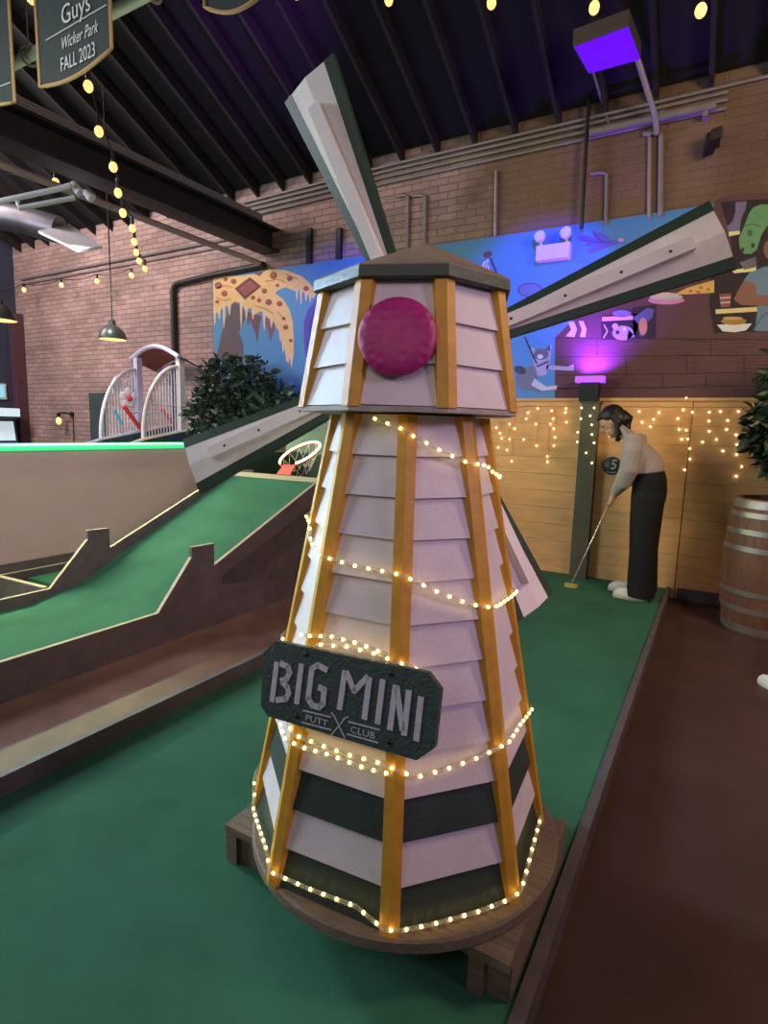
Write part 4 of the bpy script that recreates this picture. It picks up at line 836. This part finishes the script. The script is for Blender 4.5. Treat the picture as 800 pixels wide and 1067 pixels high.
# white sprinkler arms, duct and vent on the left
tube_thing('white_arm', 'upper of two short white pipes left under the ceiling', 'pipe', M['whitem'], [dep(-10, 212, 4.2), dep(60, 197, 4.3), dep(74, 193, 4.3)], 0.02)
tube_thing('white_arm', 'lower of two short white pipes left under the ceiling', 'pipe', M['whitem'], [dep(18, 210, 4.25), dep(20, 217, 4.25), dep(78, 206, 4.35)], 0.018)
for i, ((x, y), (x2, y2)) in enumerate((((76, 191), (84, 201)), ((89, 200), (96, 207)))):
    b = MB(); b.tube([dep(x, y, 4.35), dep(x2, y2, 4.35)], [0.026, 0.034], 10); tag(b.build('spot_head', M['whitem'], None, True), ['left', 'right'][i]+' small white spotlight head on the pale ceiling pipe', 'spotlight')
vt = thing('air_vent', 'white slatted air vent hanging under a duct on the left', 'vent', dep(72, 248, 6))
q = [dep(40, 243, 5.9), dep(72, 236, 6.3), dep(107, 259, 6.1), dep(82, 263, 5.7)]
b = MB(); b.prism(q, (0, 0, 0.025)); b.build('frame', M['whitem'], vt)
for k in range(6):
    f = (k+.5)/6
    A = q[0].lerp(q[3], f); B = q[1].lerp(q[2], f); A, B = A.lerp(B, .08), A.lerp(B, .92)
    b = MB(); b.tube([A-V((0, 0, 0.006)), B-V((0, 0, 0.006))], 0.012, 4); b.build('slat', M['conduit'], vt)
b = MB(); b.tube([dep(-25, 222, 6.2), dep(20, 228, 6.2), dep(62, 240, 6.2)], 0.14, 20); tag(b.build('round_duct', M['ducts'], None, True), 'silver round duct feeding the vent at left', 'duct')

# ================================================================== EMERGENCY LIGHT, CAMERA, FLOODLIGHT
em = thing('emergency_light', 'white twin-head emergency light mounted on the blue mural', 'emergency light', (-1.49, MY-0.05, 2.96))
ec = onY(576.5, 263, MY-0.05)
b = MB(); b.box(ec+V((0, 0.0075, 0)), (0.30, 0.085, 0.13)); b.build('housing', mat('emergency_white', rgb(226, 206, 214), 0.5), em)
for x, y in ((563, 248), (590, 244)):
    h = onY(x, y, MY-0.08); b = MB(); b.tube([V((h.x, ec.y, ec.z+0.06)), V((h.x, ec.y, h.z-0.03))], 0.012, 8); b.lathe(h, [(0.03, -0.03), (0.048, 0.0), (0.05, 0.04), (0.046, 0.045), (0.038, 0.036)], 16, (V((1, 0, 0)), V((0, 0.25, 0.97)).normalized(), V((0, -0.97, 0.25)).normalized())); hd_ = b.build('lamp_head', M['whitem'], em, True)
cm = thing('security_camera', 'small black camera on the brown wall top right', 'camera', (-0.28, YW, 3.67))
cc = onY(742, 148, YW-0.12); b = MB(); b.tube([cc, V((cc.x, YW-0.001, cc.z+0.06))], 0.014, 8); b.bb((cc.x-0.05, YW-0.02, cc.z+0.0), (cc.x+0.05, YW-0.001, cc.z+0.12)); b.build('mount', M['blackp'], cm)
b = MB(); b.box(cc, (0.08, 0.18, 0.08), (V((0.9, 0.3, 0.3)).normalized(), V((-0.3, 0.9, -0.3)).normalized(), V((0, 0, 1)))); b.build('case', M['blackp'], cm)
fo = thing('floodlight', 'square violet floodlight on a strut below the rafters', 'floodlight', dep(632, 50, 4.2))
L1, L2, L3, L4 = dep(597, 49, 4.0), dep(655, 27, 4.1), dep(668, 62, 4.4), dep(613, 77, 4.3)
nn = (L2-L1).cross(L3-L1).normalized()
if nn.z < 0: nn = -nn
def inset(f): c = (L1+L2+L3+L4)/4; return [p.lerp(c, f) for p in (L1, L2, L3, L4)]
b = MB(); b.prism([p+nn*0.004 for p in inset(0)], V((-0.004, 0.0, 0.11))); b.build('housing', mat('flood_grey', rgb(86, 82, 84), 0.5), fo)
b = MB(); b.prism([p-nn*0.004 for p in inset(0.04)], nn*0.0075); b.build('lens', M['violet'], fo)
b = MB(); a = (L3+nn*0.05); b.tube([a, onY(683, 122, YW-0.12), onY(684, 140, YW-0.05)], 0.022, 8); b.build('arm', M['conduit'], fo, True)
b = MB(); b.tube([L4.lerp(L3, .15)+nn*.05, dep(628, 110, 5.0), onY(634, 128, YW-0.1)], 0.010, 6); b.build('cable', M['conduit'], fo)
b = MB(); b.box((onY(614, 139, YW-0.1)+onY(746, 110, YW-0.1))/2, ((onY(614, 139, YW-0.1)-onY(746, 110, YW-0.1)).length, 0.04, 0.04), ((onY(746, 110, YW-0.1)-onY(614, 139, YW-0.1)).normalized(), V((0, 1, 0)), V((0, 0, 1)))); 
for x in (690, 735): q = onY(x, 120, YW-0.06); b.bb((q.x-0.02, YW-0.1, q.z-0.02), (q.x+0.02, YW-0.001, q.z+0.02))
tag(b.build('strut_channel', M['conduit']), 'grey strut channel on the wall carrying the violet floodlight', 'strut')

# ================================================================== FESTOON LIGHTS
def festoon(label, pts, loc, r):
    t = thing('festoon_lights', label, 'string lights', loc, 'festoon strings')
    b = MB(); pp = []
    for a_, c_ in zip(pts[:-1], pts[1:]):
        for k in range(5): f = k/5; q = V(a_).lerp(V(c_), f); q.z -= 0.05*4*f*(1-f)*(V(a_)-V(c_)).length; pp.append(q+V((0, 0, 0.09)))
    pp.append(V(pts[-1])+V((0, 0, 0.09))); b.tube(pp, 0.005, 5); b.build('cable', M['wire'], t)
    for q in pts:
        q = V(q); b = MB(); b.ell(q, (r, r, r*1.25), 12, 8); bl = b.build('bulb', M['fest'], t, True)
        b = MB(); b.tube([q+V((0, 0, r)), q+V((0, 0, 0.092))], r*.5, 8); b.build('socket', M['blackp'], bl, True)
bul = [(92, 90), (103, 137), (118, 174), (123, 201), (128, 222), (138, 238), (140, 252), (142, 263), (145, 272), (151, 280)]
P_ = [dep(x, y, 3.25*(6.0/3.25)**(i/9)) for i, (x, y) in enumerate(bul)]
P_ = [dep(33, -2, 3.2)]+P_
festoon('festoon string of warm bulbs running from banners to the brick wall', P_, P_[0], 0.026)
P2 = [onY(x, y, 3.3) for x, y in ((405, 0), (512, 3), (619, 8), (730, 11), (850, 14))]
festoon('festoon string of warm bulbs crossing the top of the photo', [V((P2[0].x-0.7, 3.3, P2[0].z+0.25))]+P2, P2[0], 0.026)
P3 = [onY(x, y, 5.3) for x, y in ((-20, 308), (25, 302), (64, 297), (101, 293), (137, 287))]
festoon('festoon string of warm bulbs low across the left brick wall', P3, P3[0], 0.032)
P4 = [dep(-30, 188, 5), dep(58, 190, 5), dep(150, 215, 5.4)]
festoon('festoon string of few bulbs near the pale ceiling pipe', P4[:2], P4[0], 0.03)

# ================================================================== BANNERS
def banner(label, X0, X1, zb0, zb1, ztop, Y, txt):
    t = thing('banner', label, 'banner', ((X0+X1)/2, Y, zb0), 'hanging pennant banners')
    n = 12; low = [(X0+(X1-X0)*i/n, zb0+(zb1-zb0)*i/n-0.035*sin(pi*i/n)*(-1 if txt else 1)*-1) for i in range(n+1)]
    poly = [V((X0, Y, ztop))]+[V((x, Y, z)) for x, z in low]+[V((X1, Y, ztop))]
    b = MB(); b.prism(poly, (0, 0.006, 0)); cl = b.build('cloth', M['banner'], t)
    b = MB(); b.tube([V((X0, Y-0.002, ztop))]+[V((x, Y-0.002, z)) for x, z in low]+[V((X1, Y-0.002, ztop))], 0.008, 6); b.build('gold_edging', M['gold'], cl, True)
    b = MB(); b.tube([(X0-0.05, Y, ztop), (X1+0.05, Y, ztop)], 0.012, 8)
    for x in (X0+.06, X1-.06): b.tube([(x, Y, ztop), (x, Y, roofz(Y)-0.2)], 0.004, 5)
    b.build('hanging_rod', M['steel'], t)
    return cl
BY = 1.8
bn = banner('dark pennant banner with gold edge reading FALL 2023', onY(40, 50, BY).x, onY(116, 30, BY).x, onY(40, 92, BY).z, onY(116, 51, BY).z, 3.75, BY, 1)
ex, ey = V((1, 0, 0)), V((0, 0, 1))
b = MB()
def bt(txt, px, size, shear=0, sx=1.0): q = onY(px[0], px[1], BY-0.004); textmesh(b, txt, q, ex, ey, size, 0.002, shear=shear, sx=sx)
bt('Guys', (79, 10), 0.115, 0, 0.95); b.build('lettering', M['bwhite'], bn)
b = MB(); bt('Wicker Park', (82, 38), 0.075, 0.35, 0.72); b.build('lettering', M['bwhite'], bn)
b = MB(); bt('FALL 2023', (81, 60.5), 0.085, 0, 0.72); b.build('lettering', M['bwhite'], bn)
b = MB(); a = onY(48, 42, BY-0.004); c = onY(111, 5, BY-0.004); b.tube([a, c], 0.003, 5); b.build('rule_line', M['bwhite'], bn)
bn2 = banner('dark pennant banner cut off by the left edge', onY(-60, 90, BY).x, onY(13, 60, BY).x, onY(13, 108, BY).z, onY(13, 108, BY).z, 3.75, BY, 0)
b = MB(); a = onY(0, 90, BY-0.004); c = onY(11, 86, BY-0.004); b.tube([a+(a-c)*3, c], 0.003, 5); b.build('rule_line', M['bwhite'], bn2)
banner('dark pennant banner with only its tip showing at top', onY(214, 10, BY).x, onY(272, 0, BY).x, onY(214, 8, BY).z, onY(272, -4, BY).z, 3.75, BY, 1)
a, c = onY(12, 68, 2.0), onY(130, 2, 2.0)
bp_ = thing('banner_pipe', 'white pipe passing behind the dark banners', 'pipe', ((a.x+c.x)/2, 2.0, a.z))
b = MB(); b.tube([(a.x-1.2, 2.0, a.z), (c.x+0.4, 2.0, a.z)], 0.028, 12); b.build('pipe', M['whitem'], bp_, True)
for x in (onY(29, 45, 2.0).x, c.x+0.2):
    b = MB(); b.tube([V((x, 2.0+0.045*cos(t), a.z+0.045*sin(t))) for t in [2*pi*k/16 for k in range(16)]], 0.008, 6, closed=True); b.tube([V((x, 2.0, a.z+0.045)), V((x, 2.0, roofz(2.0)+0.02))], 0.005, 5); b.build('hanger_ring', M['conduit'], bp_, True)

# ================================================================== LIGHT
def area(name, loc, tgt, size, power, col, sy=None, spread=None):
    l = bpy.data.lights.new(name, 'AREA'); l.energy = power; l.color = col; l.size = size
    if spread: l.spread = R_(spread)
    if sy: l.shape = 'RECTANGLE'; l.size_y = sy
    o = bpy.data.objects.new(name, l); COL.objects.link(o); o.location = loc
    o.rotation_euler = (V(tgt)-V(loc)).to_track_quat('-Z', 'Y').to_euler(); return o
def spot(name, loc, tgt, power, col, ang, blend=0.6, rad=0.05):
    l = bpy.data.lights.new(name, 'SPOT'); l.energy = power; l.color = col; l.spot_size = R_(ang); l.spot_blend = blend; l.shadow_soft_size = rad
    o = bpy.data.objects.new(name, l); COL.objects.link(o); o.location = loc
    o.rotation_euler = (V(tgt)-V(loc)).to_track_quat('-Z', 'Y').to_euler(); return o
area('daylight_window', (-10.2, 2.2, 4.3), (-0.8, 1.5, 1.2), 1.6, 27, (0.46, 0.72, 1.0), 1.2, 30)
area('daylight_left', (-6.2, -1.2, 3.0), (-2.9, 2.9, 0.6), 1.8, 165, (0.78, 0.88, 1.0))
area('room_lamp_behind', (-1.0, -2.6, 3.4), (-1.2, 2.5, 1.2), 1.4, 20, (1.0, 0.85, 0.78))
spot('room_lamp_right', (2.5, 0.9, 2.3), (-0.75, 1.45, 1.0), 120, (0.82, 0.54, 1.0), 40, 0.8, 0.3)
spot('fill_front', (0.9, -2.2, 2.9), (-0.85, 1.75, 2.05), 60, (1.0, 0.90, 0.86), 44, 0.9, 0.3)  # unseen fill spot added to brighten the sails
spot('fill_overhead', (-1.2, -0.9, 4.0), (-4.9, 2.7, 0.6), 560, (1.0, 0.93, 0.92), 52, 0.9, 0.4)  # fill spot added to lift the tan divider wall, no fixture there
area('room_lamp_far_right', (1.9, 2.6, 3.3), (-0.6, 5.5, 0.9), 1.0, 84, (1.0, 0.74, 0.48))
area('room_lamp_left', (-8.0, 2.2, 4.6), (-7.2, 5.5, 2.2), 1.6, 200, (1.0, 0.83, 0.82))
area('neon_light', (WX+0.04, 2.7, 1.13), (WX+3.0, 2.7, 0.0), 4.0, 72, (0.80, 1.0, 0.52), 0.03, 172)
spot('flood_beam', (-1.1, 4.2, 3.35), (-1.6, 5.58, 2.62), 190, (0.08, 0.04, 1.0), 56, 0.6)
spot('flood_beam_left', (-2.9, 4.4, 3.5), (-3.95, 5.58, 2.66), 110, (0.08, 0.06, 1.0), 52, 0.6)
area('uplight_beam', (-1.05, FY-0.11, 1.85), (-1.03, 5.575, 2.34), 0.2, 20, (0.22, 0.03, 1.0), 0.1, 120)
spot('cage_fill', (-5.5, 3.4, 3.3), (-6.2, 5.0, 1.6), 150, (0.92, 0.92, 1.0), 42, 0.9, 0.1)  # extra unseen spot put in to whiten the arched cage
spot('ceiling_violet', (-2.5, 2.6, 4.0), (-3.7, 4.1, 4.9), 260, (0.40, 0.06, 1.0), 48, 1.0)
w = bpy.data.worlds.new('world'); SC.world = w; w.use_nodes = True
w.node_tree.nodes['Background'].inputs[0].default_value = (0.75, 0.78, 1.0, 1); w.node_tree.nodes['Background'].inputs[1].default_value = 0.08
SC.view_settings.view_transform = 'Standard'; SC.view_settings.look = 'None'; SC.view_settings.exposure = 0.0; SC.view_settings.gamma = 1.0; SC.view_settings.use_curve_mapping = False
